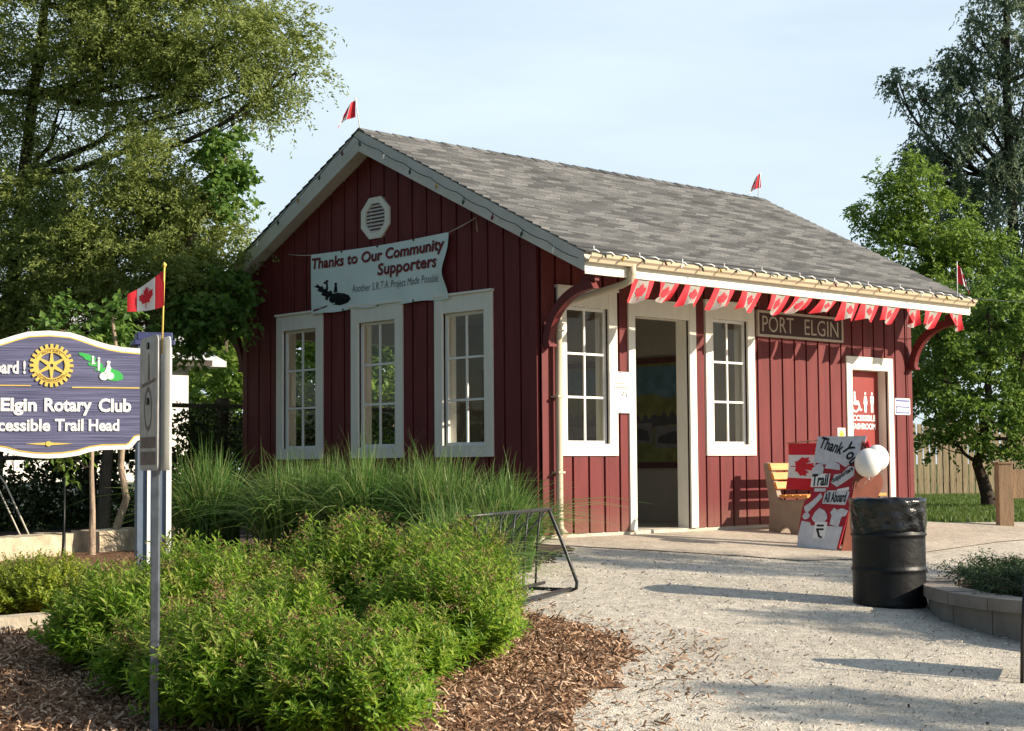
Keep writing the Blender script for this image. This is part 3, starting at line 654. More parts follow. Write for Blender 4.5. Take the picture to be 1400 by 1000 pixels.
nb = thing('paper_notice', 'white paper notice fixed between the near window and the doorway', 'notice', FS(1.19, 1.58, .06))
m = MB(); m.prism(rect(1.02, 1.365, 1.355, 1.81), FS, .054, .060); m.build('sheet', M['paper'], nb)
m = MB(); m.prism(rect(1.12, 1.26, 1.675, 1.69), FS, .060, .0615); m.prism(rect(1.08, 1.31, 1.625, 1.645), FS, .060, .0615)
for i in range(20):
    a, b = circ(1.115, 1.55, .042, 20, .05)[i], circ(1.115, 1.55, .042, 20, .05)[(i+1) % 20]; m.add([FS(a[0], a[1], .0615), FS(b[0], b[1], .0615), FS(1.115+(b[0]-1.115)*.84, 1.55+(b[1]-1.55)*.84, .0615), FS(1.115+(a[0]-1.115)*.84, 1.55+(a[1]-1.55)*.84, .0615)], [(0, 1, 2, 3)])
m.build('faded_print', mat('faded_red_ink', (.62, .33, .28), .7), nb)
m = MB(); m.prism([(1.20, 1.525), (1.21, 1.522), (1.245, 1.585), (1.232, 1.59)], FS, .060, .0615); m.prism([(1.265, 1.585), (1.278, 1.588), (1.30, 1.53), (1.287, 1.525)], FS, .060, .0615); m.prism(rect(1.18, 1.196, 1.795, 1.806), FS, .06, .064); m.prism(rect(1.18, 1.196, 1.36, 1.372), FS, .06, .064)
m.build('black_print', M['inkblack'], nb)

wsn = thing('wall_sign', 'small blue and white sign on the red wall right of the washroom door', 'sign', FS(6.77, 1.54, .03))
m = MB(); m.prism(rrect(6.60, 6.965, 1.425, 1.645, .02), FS, .029, .036); m.build('plate', M['paper'], wsn)
m = MB(); m.prism(rect(6.615, 6.95, 1.600, 1.622), FS, .036, .038); a, b, c, d = 6.622, 6.943, 1.442, 1.538; t = .018
m.prism(rect(a, b, d-t, d), FS, .036, .038); m.prism(rect(a, b, c, c+t), FS, .036, .038); m.prism(rect(a, a+t, c+t, d-t), FS, .036, .038); m.prism(rect(b-t, b, c+t, d-t), FS, .036, .038)
m.build('blue_border', M['blue'], wsn)
yc = thing('door_card', 'small yellow and white card on the wall left of the washroom door', 'card', FS(5.36, 1.14, .03))
m = MB(); m.prism(rect(5.29, 5.455, 1.06, 1.235), FS, .030, .036); m.build('card', M['paper'], yc)
m = MB(); m.prism(circ(5.372, 1.15, .052, 16), FS, .036, .039); m.build('yellow_disc', mat('yellow_print', (.85, .62, .05), .6), yc)

# the mural on the partition inside
mu = thing('mural_board', 'wide landscape mural board on the inside wall seen through the open doorway', 'mural', (-2.9, 3.74, 1.45)); FM = frame((0, 3.757, 0), (1, 0, 0))
def mp_(name, poly, col, d=.03, **k):
    m = MB(); m.prism(poly, FM, .002 if d < .031 else .03, d); return m.build(name, mat(name+'_print', col, .6, .35, 5, **k), mu)
x0, x1 = -4.9, -1.0
mp_('panel', rect(x0, x1, .80, 2.09), (.13, .14, .035))
mp_('sky', [(x0, 1.80)]+[(x0+(x1-x0)*i/16, 1.80-.16*(i/16)+.03*math.sin(i*2.1)) for i in range(17)]+[(x1, 2.05), (x0, 2.05)], (.07, .15, .20), .033)
mp_('treeline', [(x0, 1.28)]+[(x0+(x1-x0)*i/40, 1.28-.02*math.sin(i)) for i in range(1, 41)]+[(x0+(x1-x0)*i/60, 1.42+.05*math.sin(i*2.7)+.03*math.sin(i*6.1)) for i in range(60, -1, -1)], (.045, .045, .05), .034)
for i, (a, b, c, d) in enumerate(((-2.35, -1.72, 1.12, 1.38), (-1.68, -1.02, 1.06, 1.34), (-3.3, -2.5, 1.02, 1.34), (-4.3, -3.5, .98, 1.3))):
    mp_('photograph', rect(a, b, c-.06, d-.06), (.13, .125, .13), .037)
    mp_('dark_scene', [(a+.05, c), (b-.05, c-.03), (b-.08, c+.10), ((a+b)/2, c+.15), (a+.06, c+.08)], (.035, .035, .04), .039)
m = MB()
for z in (.74, 2.085): m.prism(rect(x0-.05, x1+.05, z, z+.075), FM, .002, .045)
for x in (x0-.05, x1): m.prism(rect(x, x+.05, .815, 2.085), FM, .002, .045)
m.build('frame', mat('dark_red_frame', (.07, .016, .018), .6), mu)

# ------------------------------------------------------------------ Canadian flags
LEAF = [(0, .50), (.085, .33), (.19, .38), (.14, .12), (.29, .27), (.33, .18), (.48, .20), (.43, .05), (.49, -.01), (.25, -.19), (.28, -.29), (.025, -.25), (.025, -.5)]
LEAF = LEAF+[(-x, y) for x, y in LEAF[:0:-1]]
from mathutils.geometry import delaunay_2d_cdt
def _fill(poly, step):
    P = []; n = len(poly)
    for i in range(n):
        p, q = Vector(poly[i]), Vector(poly[(i+1) % n]); k = max(1, int((q-p).length/step)); P += [p.lerp(q, j/k) for j in range(k)]
    nb = len(P); xs_, ys_ = [p.x for p in P], [p.y for p in P]; G_ = []
    x = min(xs_)
    while x < max(xs_):
        y = min(ys_)
        while y < max(ys_): G_.append((x, y)); y += step
        x += step
    G_ = np.array(G_); G_ = G_[in_poly(G_, [tuple(p) for p in P])]
    r = delaunay_2d_cdt(P+[Vector(q) for q in G_], [], [list(range(nb))], 1, 1e-5)
    vs = r[0]; fs = [f if (vs[f[1]]-vs[f[0]]).cross(vs[f[2]]-vs[f[0]]) > 0 else f[::-1] for f in r[2]]
    return vs, fs
LV, LF = _fill(LEAF, .07)
def leaf_mesh(fn, m, sx=.21, sy=.40, eps=.004, both=True):
    """the maple leaf laid on a cloth fn(u, v) a few mm proud of it on both sides"""
    def nrm(u, v):
        e = .01; return ((fn(u+e, v)-fn(u-e, v)).cross(fn(u, v+e)-fn(u, v-e))).normalized()
    for s in ((1, -1) if both else (1,)):
        vs = [fn(.5+p.x*sx*2, .5+p.y*sy*2)+nrm(.5+p.x*sx*2, .5+p.y*sy*2)*eps*s for p in LV]
        m.add(vs, [t if s > 0 else t[::-1] for t in LF])
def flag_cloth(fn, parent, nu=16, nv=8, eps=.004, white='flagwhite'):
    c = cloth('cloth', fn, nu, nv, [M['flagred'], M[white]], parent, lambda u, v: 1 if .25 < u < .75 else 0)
    m = MB(); leaf_mesh(fn, m, eps=eps); m.build('maple_leaf', M['flagred'], c)
BY = [.508, .945, 1.35, 1.843, 2.33, 2.862, 3.304, 3.818, 4.232, 4.627, 5.097, 5.616, 6.051, 6.62]
WORDS = ['next to the downspout', 'half folded, above the near window', 'over the left side of the doorway', 'over the right side of the doorway', 'above the far window', 'above the left end of the station sign', 'folded narrow, above the first sign letters', 'folded thin, above the last sign letters', 'at the right end of the station sign', 'just right of the station sign', 'above the left of the washroom door', 'mostly white, above the washroom door', 'right of the washroom door, before the corner bracket', 'last at the far corner of the eave']
for i, y in enumerate(BY):
    wd = [.30, .27, .29, .31, .31, .30, .30, .27, .31, .34, .33, .27, .34, .26][i]; hh = [.25, .22, .25, .25, .24, .24, .20, .18, .24, .22, .22, .23, .23, .22][i]
    wd *= 1.12; hh *= .9
    sk = [-.09, -.12, -.13, -.13, -.13, -.14, -.18, -.16, -.10, -.10, -.12, -.02, -.13, .02][i]; ph = random.uniform(0, 6)
    o = thing('bunting_flag', 'small red and white maple leaf flag '+WORDS[i], 'flag', (XE+.02, y, 2.725), 'small flags strung under the eave')
    def fn(u, v, y=y, wd=wd, hh=hh, sk=sk, ph=ph, i=i):
        k = 1-v; fold = (.25 if i in (1, 6, 7, 11) else .08)
        return Vector((XE+.022+.05*k*math.sin(u*6+ph)+.03*k*k+fold*.12*math.sin(u*11+ph)*k, y+wd*u*(1-.14*k*(1+math.sin(ph)))+sk*k*(.7+.6*k)*(1 if i else 1), 2.722-.012*math.sin(u*3.14)-hh*k*(1-.12*math.sin(u*5+ph))))
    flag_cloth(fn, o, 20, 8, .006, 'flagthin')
m = MB(); m.tube([(XE+.022, .3, 2.735)]+[(XE+.022, y+.15, 2.724) for y in BY]+[(XE+.05, 7.1, 2.75)], .004, 5)
bc = m.build('bunting_line', M['rope']); setp(bc, 'thin pale line carrying the row of small flags under the eave', 'line')
def stick_flag(name, label, base, tip, fn, group=None, rad=.006, mt='paper'):
    o = thing(name, label, 'flag', base, group); m = MB(); m.tube([base, tip], rad, 6); m.build('stick', M[mt], o)
    b = Vector(tip); mm = MB(); mm.lathe((b.x, b.y), [(.001, b.z-.004), (.009, b.z+.002), (.010, b.z+.010), (.001, b.z+.02)], 10); mm.build('finial', M[mt], o)
    flag_cloth(fn, o, 20, 10, .003); return o
def limp(top, H, Wd, dx, dy, ph, twist=1):   # a flag hanging almost closed along its stick
    t = Vector(top)
    def fn(u, v):
        k = u; fx = Wd*(1-math.exp(-2.2*u)); z = t.z-H*.60*(1-v)-H*.42*u**1.1
        s = .022*math.sin(u*13+ph)*min(1, u*4)
        return Vector((t.x+dx*fx*(.5+.5*(1-v))+s*dy, t.y+dy*fx*(.5+.5*(1-v))-s*dx, z))
    return fn
stick_flag('ridge_flag', 'limp maple leaf flag on the near peak of the roof', (-2.74, -.24, 4.76), (-2.80, -.26, 5.13), limp((-2.80, -.26, 5.11), .34, .34, -.50, -.52, 1.2), 'flags standing on the roof')
stick_flag('ridge_flag', 'limp maple leaf flag at the far end of the roof ridge', (-2.73, 7.30, 4.76), (-2.70, 7.34, 5.15), limp((-2.70, 7.34, 5.13), .36, .26, -.62, -.66, 2), 'flags standing on the roof')
stick_flag('ridge_flag', 'limp maple leaf flag standing on the far end of the gutter', (XE+.08, 6.72, 2.88), (XE+.08, 6.73, 3.38), limp((XE+.08, 6.73, 3.36), .40, .22, .55, .6, 4), 'flags standing on the roof')

# ------------------------------------------------------------------ strings of lights
def bulbs(parent, pts, mts, r=.014):
    for i, (p, d) in enumerate(pts):
        p = Vector(p); m = MB(); q = p+Vector(d)
        m.tube([p, p+Vector(d)*.35, p+Vector(d)*.4, p+Vector(d)*.75, q], [.008, .008, r, r*.9, .002], 7); m.build('bulb', M[mts[i % len(mts)]], parent)
ls = thing('string_lights', 'dark cable of christmas bulbs pinned along the front gable edge', 'string lights', (XR, -.30, 4.6))
pts = []
for side in (-1, 1):
    for k in range(0, 33):
        t = k/32 if side > 0 else 1-k/32
        x = XR+side*(XE-.02-XR)*t; pts.append((x, yfront(t)-.052-.004, roofz(x)-.085-.025*abs(math.sin(k*math.pi/4))))
m = MB(); m.tube(pts, .005, 5, cap=False); m.build('cable', M['wire'], ls)
M['bulb1'] = mat('dark_green_bulb', (.015, .04, .02), .2); M['bulb2'] = mat('amber_bulb', (.35, .22, .02), .2); M['bulb3'] = mat('clear_bulb', (.7, .68, .6), .15); M['bulb4'] = mat('dark_red_bulb', (.12, .01, .01), .2)
bp = []
for i, p in enumerate(pts):
    if i % 4 == 2: bp.append(((p[0], p[1]-.004, p[2]), (random.uniform(-.03, .03), -.012, -.075)))
bulbs(ls, bp, ['bulb1', 'bulb4', 'bulb1', 'bulb3', 'bulb1', 'bulb2'], .016)
l2 = thing('string_lights', 'cable of bulbs clipped along the gutter edge and on to the tree', 'string lights', (XE+.1, 3.5, 2.95))
pts = [(XE+.118+.008*math.sin(k), -.18+k*.0765, 2.945-.02*abs(math.sin(k*math.pi/4))) for k in range(96)]+[(XE+.13, 7.5, 2.94), (XE+.10, 8.1, 2.96), (XE+.0, 8.9, 3.0), (XE-.1, 10.2, 3.2)]
m = MB(); m.tube(pts, .006, 5, cap=False); m.build('cable', M['wire'], l2)
bp = []; 
for k in range(2, 96, 4): bp.append((pts[k], (.02+random.uniform(0, .03), random.uniform(-.06, .03), random.uniform(-.075, -.03))))
bulbs(l2, bp, ['bulb1', 'bulb2', 'bulb1', 'bulb4', 'bulb3'], .013)
for k in range(0, 96, 3):
    m = MB(); p = Vector(pts[k]); a = random.uniform(-.5, .5)
    m.tube([p+Vector((-.05, -.05, .012)), p+Vector((0, .03, .012+.01*a)), p+Vector((.008, .07, -.012))], .0085, 5)
    if k % 9 == 0: m.tube([p, p+Vector((0, .02*a, .05))], .006, 5)
    m.build('clip', M['clip'], l2)
# ------------------------------------------------------------------ forecourt things
bx, by = 4.87, -.92; bz = gz(bx)
o = thing('oil_drum_bin', 'black steel drum used as a litter bin, lined with a black bag', 'litter bin', (bx, by, bz))
prof = [(.002, bz+.002), (.283, bz+.002), (.292, bz+.012), (.288, bz+.03)]
for zz in np.linspace(.05, .80, 60):
    r = .286
    for rz in (.285, .56): r += .014*math.exp(-((zz-rz)/.012)**2)
    r += .002*math.sin(zz*60)*(zz > .62); prof.append((r, bz+zz))
prof += [(.291, bz+.815), (.295, bz+.828), (.288, bz+.838), (.276, bz+.83), (.274, bz+.3), (.002, bz+.3)]
m = MB(); m.lathe((bx, by), prof, 56); m.build('drum', M['drum'], o)
V, F = [], []; NS, NR = 120, 14
for j in range(NR+1):
    for i in range(NS):
        a = 2*math.pi*i/NS; t = j/NR
        wr = .005*math.sin(a*5+t*4)+.004*math.sin(a*13-t*9)+.0015*math.sin(a*31+t*13)
        if t < .35: r = .262+.03*t/.35; z = bz+.74+.108*(t/.35)**.6
        else: k = (t-.35)/.65; r = .300-.006*k+wr*(.4+.6*k)+.003*math.sin(k*17+a*2); z = bz+.848-.26*k-(.016*math.sin(a*3+1)+.008*math.sin(a*7))*k
        if .25 < t < .45: z += .003*math.sin(a*7)+.002*math.sin(a*17)
        V.append((bx+r*math.cos(a), by+r*math.sin(a), z))
for j in range(NR):
    for i in range(NS): F.append((j*NS+i, j*NS+(i+1) % NS, (j+1)*NS+(i+1) % NS, (j+1)*NS+i))
m = MB(); m.add(V, F, 0, True); m.build('bin_bag', M['bag'], o)

# bench with concrete ends
bo = thing('park_bench', 'bench with orange wooden slats and tan concrete ends against the red wall', 'bench', (.62, 4.2, -.04))
def bench_end(y):
    m = MB(); f = lambda u, v, d: Vector((u, y+d, v-.045))
    P = [(.36, 0), (.44, 0)]+[(.52+.08*math.cos(a)*1.0+.08, .09*math.sin(a)+.0) for a in np.linspace(math.pi, 0, 9)]+[(.92, 0), (.97, 0), (.93, .12), (.925, .25), (.945, .37), (.93, .42), (.52, .40), (.50, .45), (.40, .78), (.385, .83), (.335, .845), (.30, .825), (.30, .79), (.345, .55), (.375, .36), (.375, .22)]
    P = [p for i, p in enumerate(P)]
    m.prism(P, f, 0, .09); m.build('concrete_end', M['benchc'], bo, bevel=.008)
bench_end(3.40); bench_end(4.86)
for k in range(3):
    z0 = .50+k*.108; xx = .485-k*.038
    m = MB(); f = frame((xx+.005, 3.37, z0-.02), (0, 1, 0), (-.33, 0, .94)); m.prism(rect(0, 1.62, 0, .088), f, 0, .038); m.build('back_slat', M['slat'], bo, bevel=.004)
for k in range(4):
    x0 = .545+k*.105; m = MB(); m.box(x0, x0+.088, 3.37, 4.99, .385, .420); m.build('seat_slat', M['slat'], bo, bevel=.004)

# hand made thank-you board: a leaning A-frame
TB = thing('thank_you_board', 'red handmade standing board covered with white lettered paper cut-outs', 'display board', (1.95, 2.3, -.13))
tu = Vector((.97, .24, 0)).normalized(); tv = Vector((-.0, .245, 1)).normalized()
FT0 = frame((1.685, 2.165, -.105), tu, tv); FT = lambda u, v, d=0: FT0(u*(.80+.20*min(1, max(0, v/1.2))), v, d)
OUT = [(0, .0), (.085, -.012), (.14, .0), (.20, -.016), (.27, -.004), (.34, -.02), (.40, -.006), (.47, -.02), (.545, -.012), (.585, .0), (.60, .20), (.615, .40), (.60, .47), (.605, .60), (.575, .70), (.60, .84), (.615, .95), (.62, 1.15), (.625, 1.205), (.085, 1.205), (.09, 1.0), (.095, .93), (.10, .82), (.10, .76), (.085, .55), (.02, .50), (.0, .40), (-.01, .2)]
m = MB(); m.prism(OUT, FT, -.03, 0); m.build('front_panel', M['boardred'], TB)
def paper(name, poly, mt, d=.006, words=(), ink='inkblack'):
    m = MB(); m.prism(poly, FT, .001, d); p = m.build(name, M[mt], TB)
    for (b_, o_, ang, wd, hg) in words:
        ca, sa = math.cos(R(ang)), math.sin(R(ang)); k = MB()
        add_text(k, b_, lambda u, v, dd: FT(o_[0]+u*ca-v*sa, o_[1]+u*sa+v*ca, dd), 0, wd, 0, hg, d+.003, .03); k.build('lettering', M[ink], p)
paper('thank_you_sheet', [(.07, .93), (.20, .90), (.35, .93), (.46, .87), (.56, .95), (.622, 1.0), (.63, 1.21), (.08, 1.212)], 'postergrey', .006, [('Thank', (.10, 1.085), -16, .29, .13), ('You', (.365, 1.075), -52, .25, .135)])
paper('white_cut_out', [(.06, .80), (.12, .775), (.20, .80), (.205, .86), (.17, .92), (.11, .90), (.07, .86)], 'postergrey')
paper('ribbon_cut_out', [(.215, .86), (.40, .84), (.385, .90), (.33, .925), (.235, .925)], 'postergrey', .008)
paper('trail_card', rect(.075, .295, .655, .80), 'paper', .006, [('Trail', (.085, .662), 2, .20, .132)])
paper('supporters_card', [(.325, .70), (.40, .655), (.47, .70), (.585, .78), (.565, .875), (.50, .88), (.43, .80), (.345, .79)], 'postergrey', .007, [('Supporters', (.355, .685), 32, .26, .075)])
paper('all_aboard_card', [(.255, .475), (.55, .46), (.575, .60), (.55, .615), (.30, .615), (.265, .585)], 'postergrey', .006, [('All Aboard', (.272, .485), 1, .275, .115)])
paper('slanted_card', [(.04, .40), (.075, .365), (.16, .45), (.245, .545), (.215, .59), (.12, .50), (.03, .44)], 'postergrey')
m = MB()
paper('cupcake_cut_out', [(.15, .315), (.18, .275), (.32, .275), (.355, .315), (.335, .36), (.30, .40), (.23, .425), (.18, .38)], 'postergrey')
paper('shirt_cut_out', [(.40, .25), (.52, .225), (.535, .33), (.585, .345), (.60, .40), (.52, .425), (.46, .405), (.42, .43), (.38, .38), (.405, .345)], 'postergrey')
paper('small_card', rect(.13, .27, .605, .64), 'postergrey', .005); paper('small_card', [(.42, .60), (.56, .625), (.55, .655), (.41, .63)], 'paper', .005); paper('flower_cut_out', [(.02, .33), (.05, .30), (.10, .31), (.12, .345), (.09, .375), (.04, .37)], 'postergrey', .005)
paper('lower_sheet', [(.0, -.005), (.555, -.02), (.575, .225), (.32, .235), (.15, .235), (.135, .27), (.02, .285), (.0, .16)], 'postergrey', .006)
paper('mark_card', rect(.205, .365, .10, .275), 'paper', .009)
m = MB(); m.prism([(.235, .245), (.33, .245), (.33, .225), (.235, .225)], FT, .009, .012); m.prism([(.235, .205), (.335, .205), (.335, .185), (.27, .185), (.30, .125), (.335, .115), (.335, .10), (.285, .105), (.235, .19)], FT, .009, .012); m.build('black_mark', M['inkblack'], TB)
RP = MB(); FR = frame((2.155, 2.30, -.14), (.42, .90, 0), (0, 0, 1))     # right-hand side board closing the A
RP.prism([(0, 0), (.10, -.012), (.22, .0), (.34, -.016), (.55, .0), (.56, .15), (.50, .22), (.53, .42), (.45, .55), (.52, .70), (.50, .80), (.40, .86), (.35, 1.0), (.32, 1.13), (.285, 1.16), (.02, .06)], FR, -.012, .0)
RP.build('side_panel', M['hardboard'], TB)
m = MB(); FT2 = frame(Vector((1.685, 2.165, -.105))+Vector((-.12, .60, 0)), tu, Vector((0, -.26, 1)).normalized()); m.prism(rect(.22, .56, 0, 1.08), FT2, -.02, 0); m.build('rear_panel', M['hardboard'], TB)
m = MB(); p = FT(.63, 1.10, .0)
m.tube([p, p+Vector((.03, .01, .04)), p+Vector((.05, .02, -.04)), p+Vector((.07, .02, -.10))], [.012, .03, .018, .01], 7); m.build('red_ribbon', M['flagred'], TB)
for (c, r, lab) in (((2.425, 2.43, .785), .142, 'front white balloon tied beside the handmade board, larger and lower'), ((2.415, 2.60, .835), .130, 'second white balloon, partly hidden behind the front one')):
    ob = thing('balloon', lab, 'balloon', c, 'white balloons'); m = MB()
    pr = [(r*math.sin(a)*(1-.10*math.cos(a)*-1*.4), c[2]-r*1.08*math.cos(a)) for a in np.linspace(.02, math.pi-.01, 26)]
    m.lathe(c, pr, 36); m.build('skin', M['balloon'], ob)
    m = MB(); m.lathe(c, [(.004, c[2]-r*1.06), (.014, c[2]-r*1.08-.022), (.004, c[2]-r*1.08-.02)], 10); m.build('knot', M['balloon'], ob)
    m = MB(); m.tube([(c[0], c[1], c[2]-r*1.1), (c[0]-.05, c[1]-.05, c[2]-r-.12), FT(.60, .72, .0)], .002, 5); m.build('string', M['rope'], ob)
# the flag hung on edge from the board and bench
fo = thing('hung_flag', 'maple leaf flag hung sideways on the bench beside the handmade board', 'flag', (1.48, 2.75, .75))
a0 = Vector((1.295, 2.575, 1.005)); fu = Vector((.30, .135, 0))
def hf(u, v): # u runs down the hanging flag (red, white, red)
    k = u; return a0+fu*(1-v)*(1.12-.05*k)+Vector((-.035*k+.012*math.sin(v*6+u*3), -.035*k+.012*math.sin(v*6+u*3), -.50*k-.02*(1-v)*k))
flag_cloth(lambda u, v: hf(u, 1-v) , fo, 20, 10, .004)
m = MB(); m.tube([a0+Vector((-.02, -.01, .004)), FT(.10, 1.17, -.0)], .006, 6); m.build('hanging_rod', M['wood'], fo)

# bike rack
RK = thing('bike_rack', 'low black tubular bicycle rack half hidden by the tall grass', 'bike rack', (2.6, -3.3, -.2))
d1 = Vector((.305, -.95, 0)); d1.normalize()
d1 = Vector((.454, -.887, 0)).normalized(); e1 = Vector((.887, .454, 0))
A = Vector((3.23, -2.78, gz(3.2)+.02)); Lr = 1.75
def rk(a, b, z): p = A+d1*a-Vector((math.cos(R(40)), math.sin(R(40)), 0))*0+e1*b; return Vector((p.x, p.y, A.z+z))
for a in (0, Lr):
    m = MB(); m.tube([rk(a, -.62, .03), rk(a, -.30, .012), rk(a, -.05, .005), rk(a, -.01, .02), rk(a, -.005, .07), rk(a, -.10, .32), rk(a, -.225, .62), rk(a, -.24, .64)], .0145, 10)
    m.build('end_frame', M['blackmetal'], RK)
m = MB(); m.tube([rk(-.06, -.235, .64), rk(Lr+.06, -.235, .64)], .0145, 10); m.build('top_rail', M['blackmetal'], RK)
m = MB(); m.tube([rk(-.0, -.28, .06), rk(Lr, -.28, .06)], .014, 8); m.build('lower_rail', M['blackmetal'], RK)
m = MB(); m.tube([rk(-.0, -.58, .06), rk(Lr, -.58, .06)], .014, 8); m.build('lower_rail', M['blackmetal'], RK)
m = MB(); m.tube([rk(.02, -.05, .018), rk(Lr, -.05, .018)], .016, 8); m.build('ground_rail', M['blackmetal'], RK)
for k in range(11):
    a = .06+k*.15; b0 = -.28 if k % 2 else -.58; m = MB(); m.tube([rk(a, b0, .05), rk(a, b0*.6-.235*.4, .40), rk(a, -.235, .635)], .0085, 8); m.build('upright', M['blackmetal'], RK)

# round planter of concrete blocks with a juniper
pc, pr_ = Vector((6.97, .32)), 2.16
PL = thing('round_planter', 'round raised planter ringed with weathered grey concrete blocks', 'planter', (pc.x, pc.y, -.45))
for k in range(26):
    a0_, a1_ = 2*math.pi*k/26+.0025, 2*math.pi*(k+1)/26-.0025; h = .075+random.uniform(-.006, .008)+ -.0
    m = MB()
    for (r0, r1, z0, z1) in ((pr_-.17, pr_-.02, -.42, -.012), (pr_-.22, pr_+.02, -.008, .085+random.uniform(-.006, .006))):
        P = [(r1*math.cos(t), r1*math.sin(t)) for t in np.linspace(a0_, a1_, 6)]+[(r0*math.cos(t), r0*math.sin(t)) for t in np.linspace(a1_, a0_, 6)]
        zb = lambda x: gz(pc.x+x)*.55+.55*-.15+0
        m.prism(P, lambda u, v, d: Vector((pc.x+u, pc.y+v, -.245+d)), z0, z1)
    m.build('block', M['planter'], PL, bevel=.007)
m = MB(); m.prism(circ(0, 0, pr_-.18, 40), lambda u, v, d: Vector((pc.x+u, pc.y+v, -.245+d)), -.1, .05); m.build('soil', M['soil'], PL)

# small folding stand standing mostly beyond the right edge
SD = thing('yard_stand', 'low black metal stand at the edge of the gravel, one leg in view', 'stand', (7.45, -3.15, gz(7.4)))
m = MB()
for (x, y) in ((7.315, -3.265), (7.60, -2.90)):
    m.tube([(x, y, gz(x)), (x+.02, y-.015, gz(x)+.30), (x+.055, y-.03, gz(x)+.62)], .012, 8)
m.build('leg', M['black'], SD)
m = MB(); f = frame((7.36, -3.27, gz(7.35)), (-.50, .866, 0), (.04, .03, 1)); m.prism([(.05, .10), (.50, .10), (.50, .46), (.30, .66), (.20, .64), (.05, .46)], f, -.012, .012); m.build('panel', M['black'], SD)

# timber bollard and far fence
pb = thing('timber_post', 'short square tan timber post at the edge of the lawn', 'post', (1.3, 7.6, -.09))
m = MB(); f = frame((1.02, 7.50, -.12), (.69, .72, 0)); m.prism(rect(0, .19, 0, .88), f, -.19, 0); m.build('shaft', M['wood'], pb, bevel=.008)
m = MB(); m.prism(rect(-.012, .202, .88, .905), f, -.205, .012); m.build('cap', M['wood'], pb, bevel=.006)
m = MB(); m.prism(rect(.19, .50, .42, .80), f, -.15, -.10); m.build('side_board', M['wood'], pb, bevel=.004)
def board_fence(name, label, a, b, h, bw, mt, z=0, gap=.012, group=None, rails=True):
    a, b = Vector(a), Vector(b); n = int((b-a).length/bw); o = thing(name, label, 'fence', ((a.x+b.x)/2, (a.y+b.y)/2, z), group)
    f = frame((a.x, a.y, z), (b.x-a.x, b.y-a.y, 0)); m = MB()
    for k in range(n):
        t = h+random.uniform(-.02, .02); x = k*bw+random.uniform(-.006, .006)
        m.prism([(x, -.1), (x+bw-gap, -.1), (x+bw-gap, t-.02), (x+bw-gap-.02, t), (x+.02, t), (x, t-.02)], f, random.uniform(-.004, .004), .02)
    m.build('boards', M[mt], o)
    for zz in (.35, h-.35): m = MB(); m.prism(rect(0, (b-a).length, zz, zz+.09), f, -.05, -.006); m.build('rail', M[mt], o)
    k = 0
    while k < (b-a).length: m = MB(); m.prism(rect(k, k+.10, -.1, h+.03), f, -.16, -.055); m.build('post', M[mt], o); k += 2.4
    return o
board_fence('board_fence', 'pale weathered board fence behind the lawn on the right', (-13, 16.5), (-2.0, 28.3), 1.72, .15, 'fence', -.03, .03)
# ------------------------------------------------------------------ trail-head sign on the left
a_ = R(-24); TN = Vector((math.cos(a_), math.sin(a_), 0)); TU = Vector((-math.sin(a_), math.cos(a_), 0))
TS = thing('trail_head_sign', 'carved blue trail head sign with white border, gold wheel and lettering', 'sign', (2.571, -6.972, -.18))
k_ = 10.5/2224.8
fT = frame((2.571, -6.972, 1.264), TU); ft = lambda u, v, d=0: fT(u*k_, v*k_, d)   # local units: one 1/212 m
top = [(0, 88), (28, 86), (45, 81), (62, 75), (80, 70), (98, 67), (131, 64.5)]
bot = [(131, -60), (119, -63), (112, -72), (106, -75), (72, -75.5), (56, -78), (40, -83), (20, -86), (0, -87)]
half = top+bot; OUTL = half+[(-x, y) for x, y in half[-2:0:-1]]
def inset(poly, d):
    n = len(poly); r = []
    for i in range(n):
        p, q, s = Vector(poly[i-1]), Vector(poly[i]), Vector(poly[(i+1) % n]); e1_, e2_ = (q-p).normalized(), (s-q).normalized()
        nn = Vector((e1_.y+e2_.y, -(e1_.x+e2_.x))); nn = nn.normalized()/max(.6, math.cos(e1_.angle(e2_)/2)); r.append(tuple(q-nn*-d) if False else tuple(q+nn*d))
    return r
m = MB(); m.prism(OUTL[::-1], ft, -.04, 0); m.build('board', M['signwhite'], TS)
m = MB(); m.prism(inset(OUTL, 6.2)[::-1], ft, .0005, .003); m.build('gold_rim', M['yellow'], TS)
m = MB(); m.prism(inset(OUTL, 8.0)[::-1], ft, .0035, .005); m.build('blue_panel', M['carved'], TS)
def soft_text(body, x0, x1, y0, y1, bold, nm='lettering', parent=TS):
    m = MB(); V_, F_ = text2d(body, bold); p, q = V_.min(0), V_.max(0); W_ = (V_-p)/(q-p)*np.array([x1-x0, y1-y0])+np.array([x0, y0])
    for d in (.0055, .011): m.add([ft(u, v, d) for u, v in W_], F_)
    m.build(nm, M['signwhite'], parent)
soft_text('Port', -118, -72, -23.3, -4.6, .034); soft_text('Elgin', -63, -16, -28.4, -4.6, .034); soft_text('Rotary', -6, 57, -28.4, -4.6, .034); soft_text('Club', 66, 110, -23.6, -4.6, .034)
soft_text('Accessible', -92, 2, -50, -33, .030); soft_text('Trail', 8, 46, -49.8, -33, .030); soft_text('Head', 53, 94, -49.8, -33.5, .030)
soft_text('All Ab', -118, -74, 28, 46, .03); soft_text('oard !', -72, -31, 28, 46, .03)
m = MB(); N = 24; wc = (3, 40)
P = []
for i in range(N):
    a0 = 2*math.pi*i/N
    for da, r in ((-.085, 24), (-.065, 29), (.065, 29), (.085, 24)): P.append((wc[0]+r*math.cos(a0+da), wc[1]+r*math.sin(a0+da)*1.02))
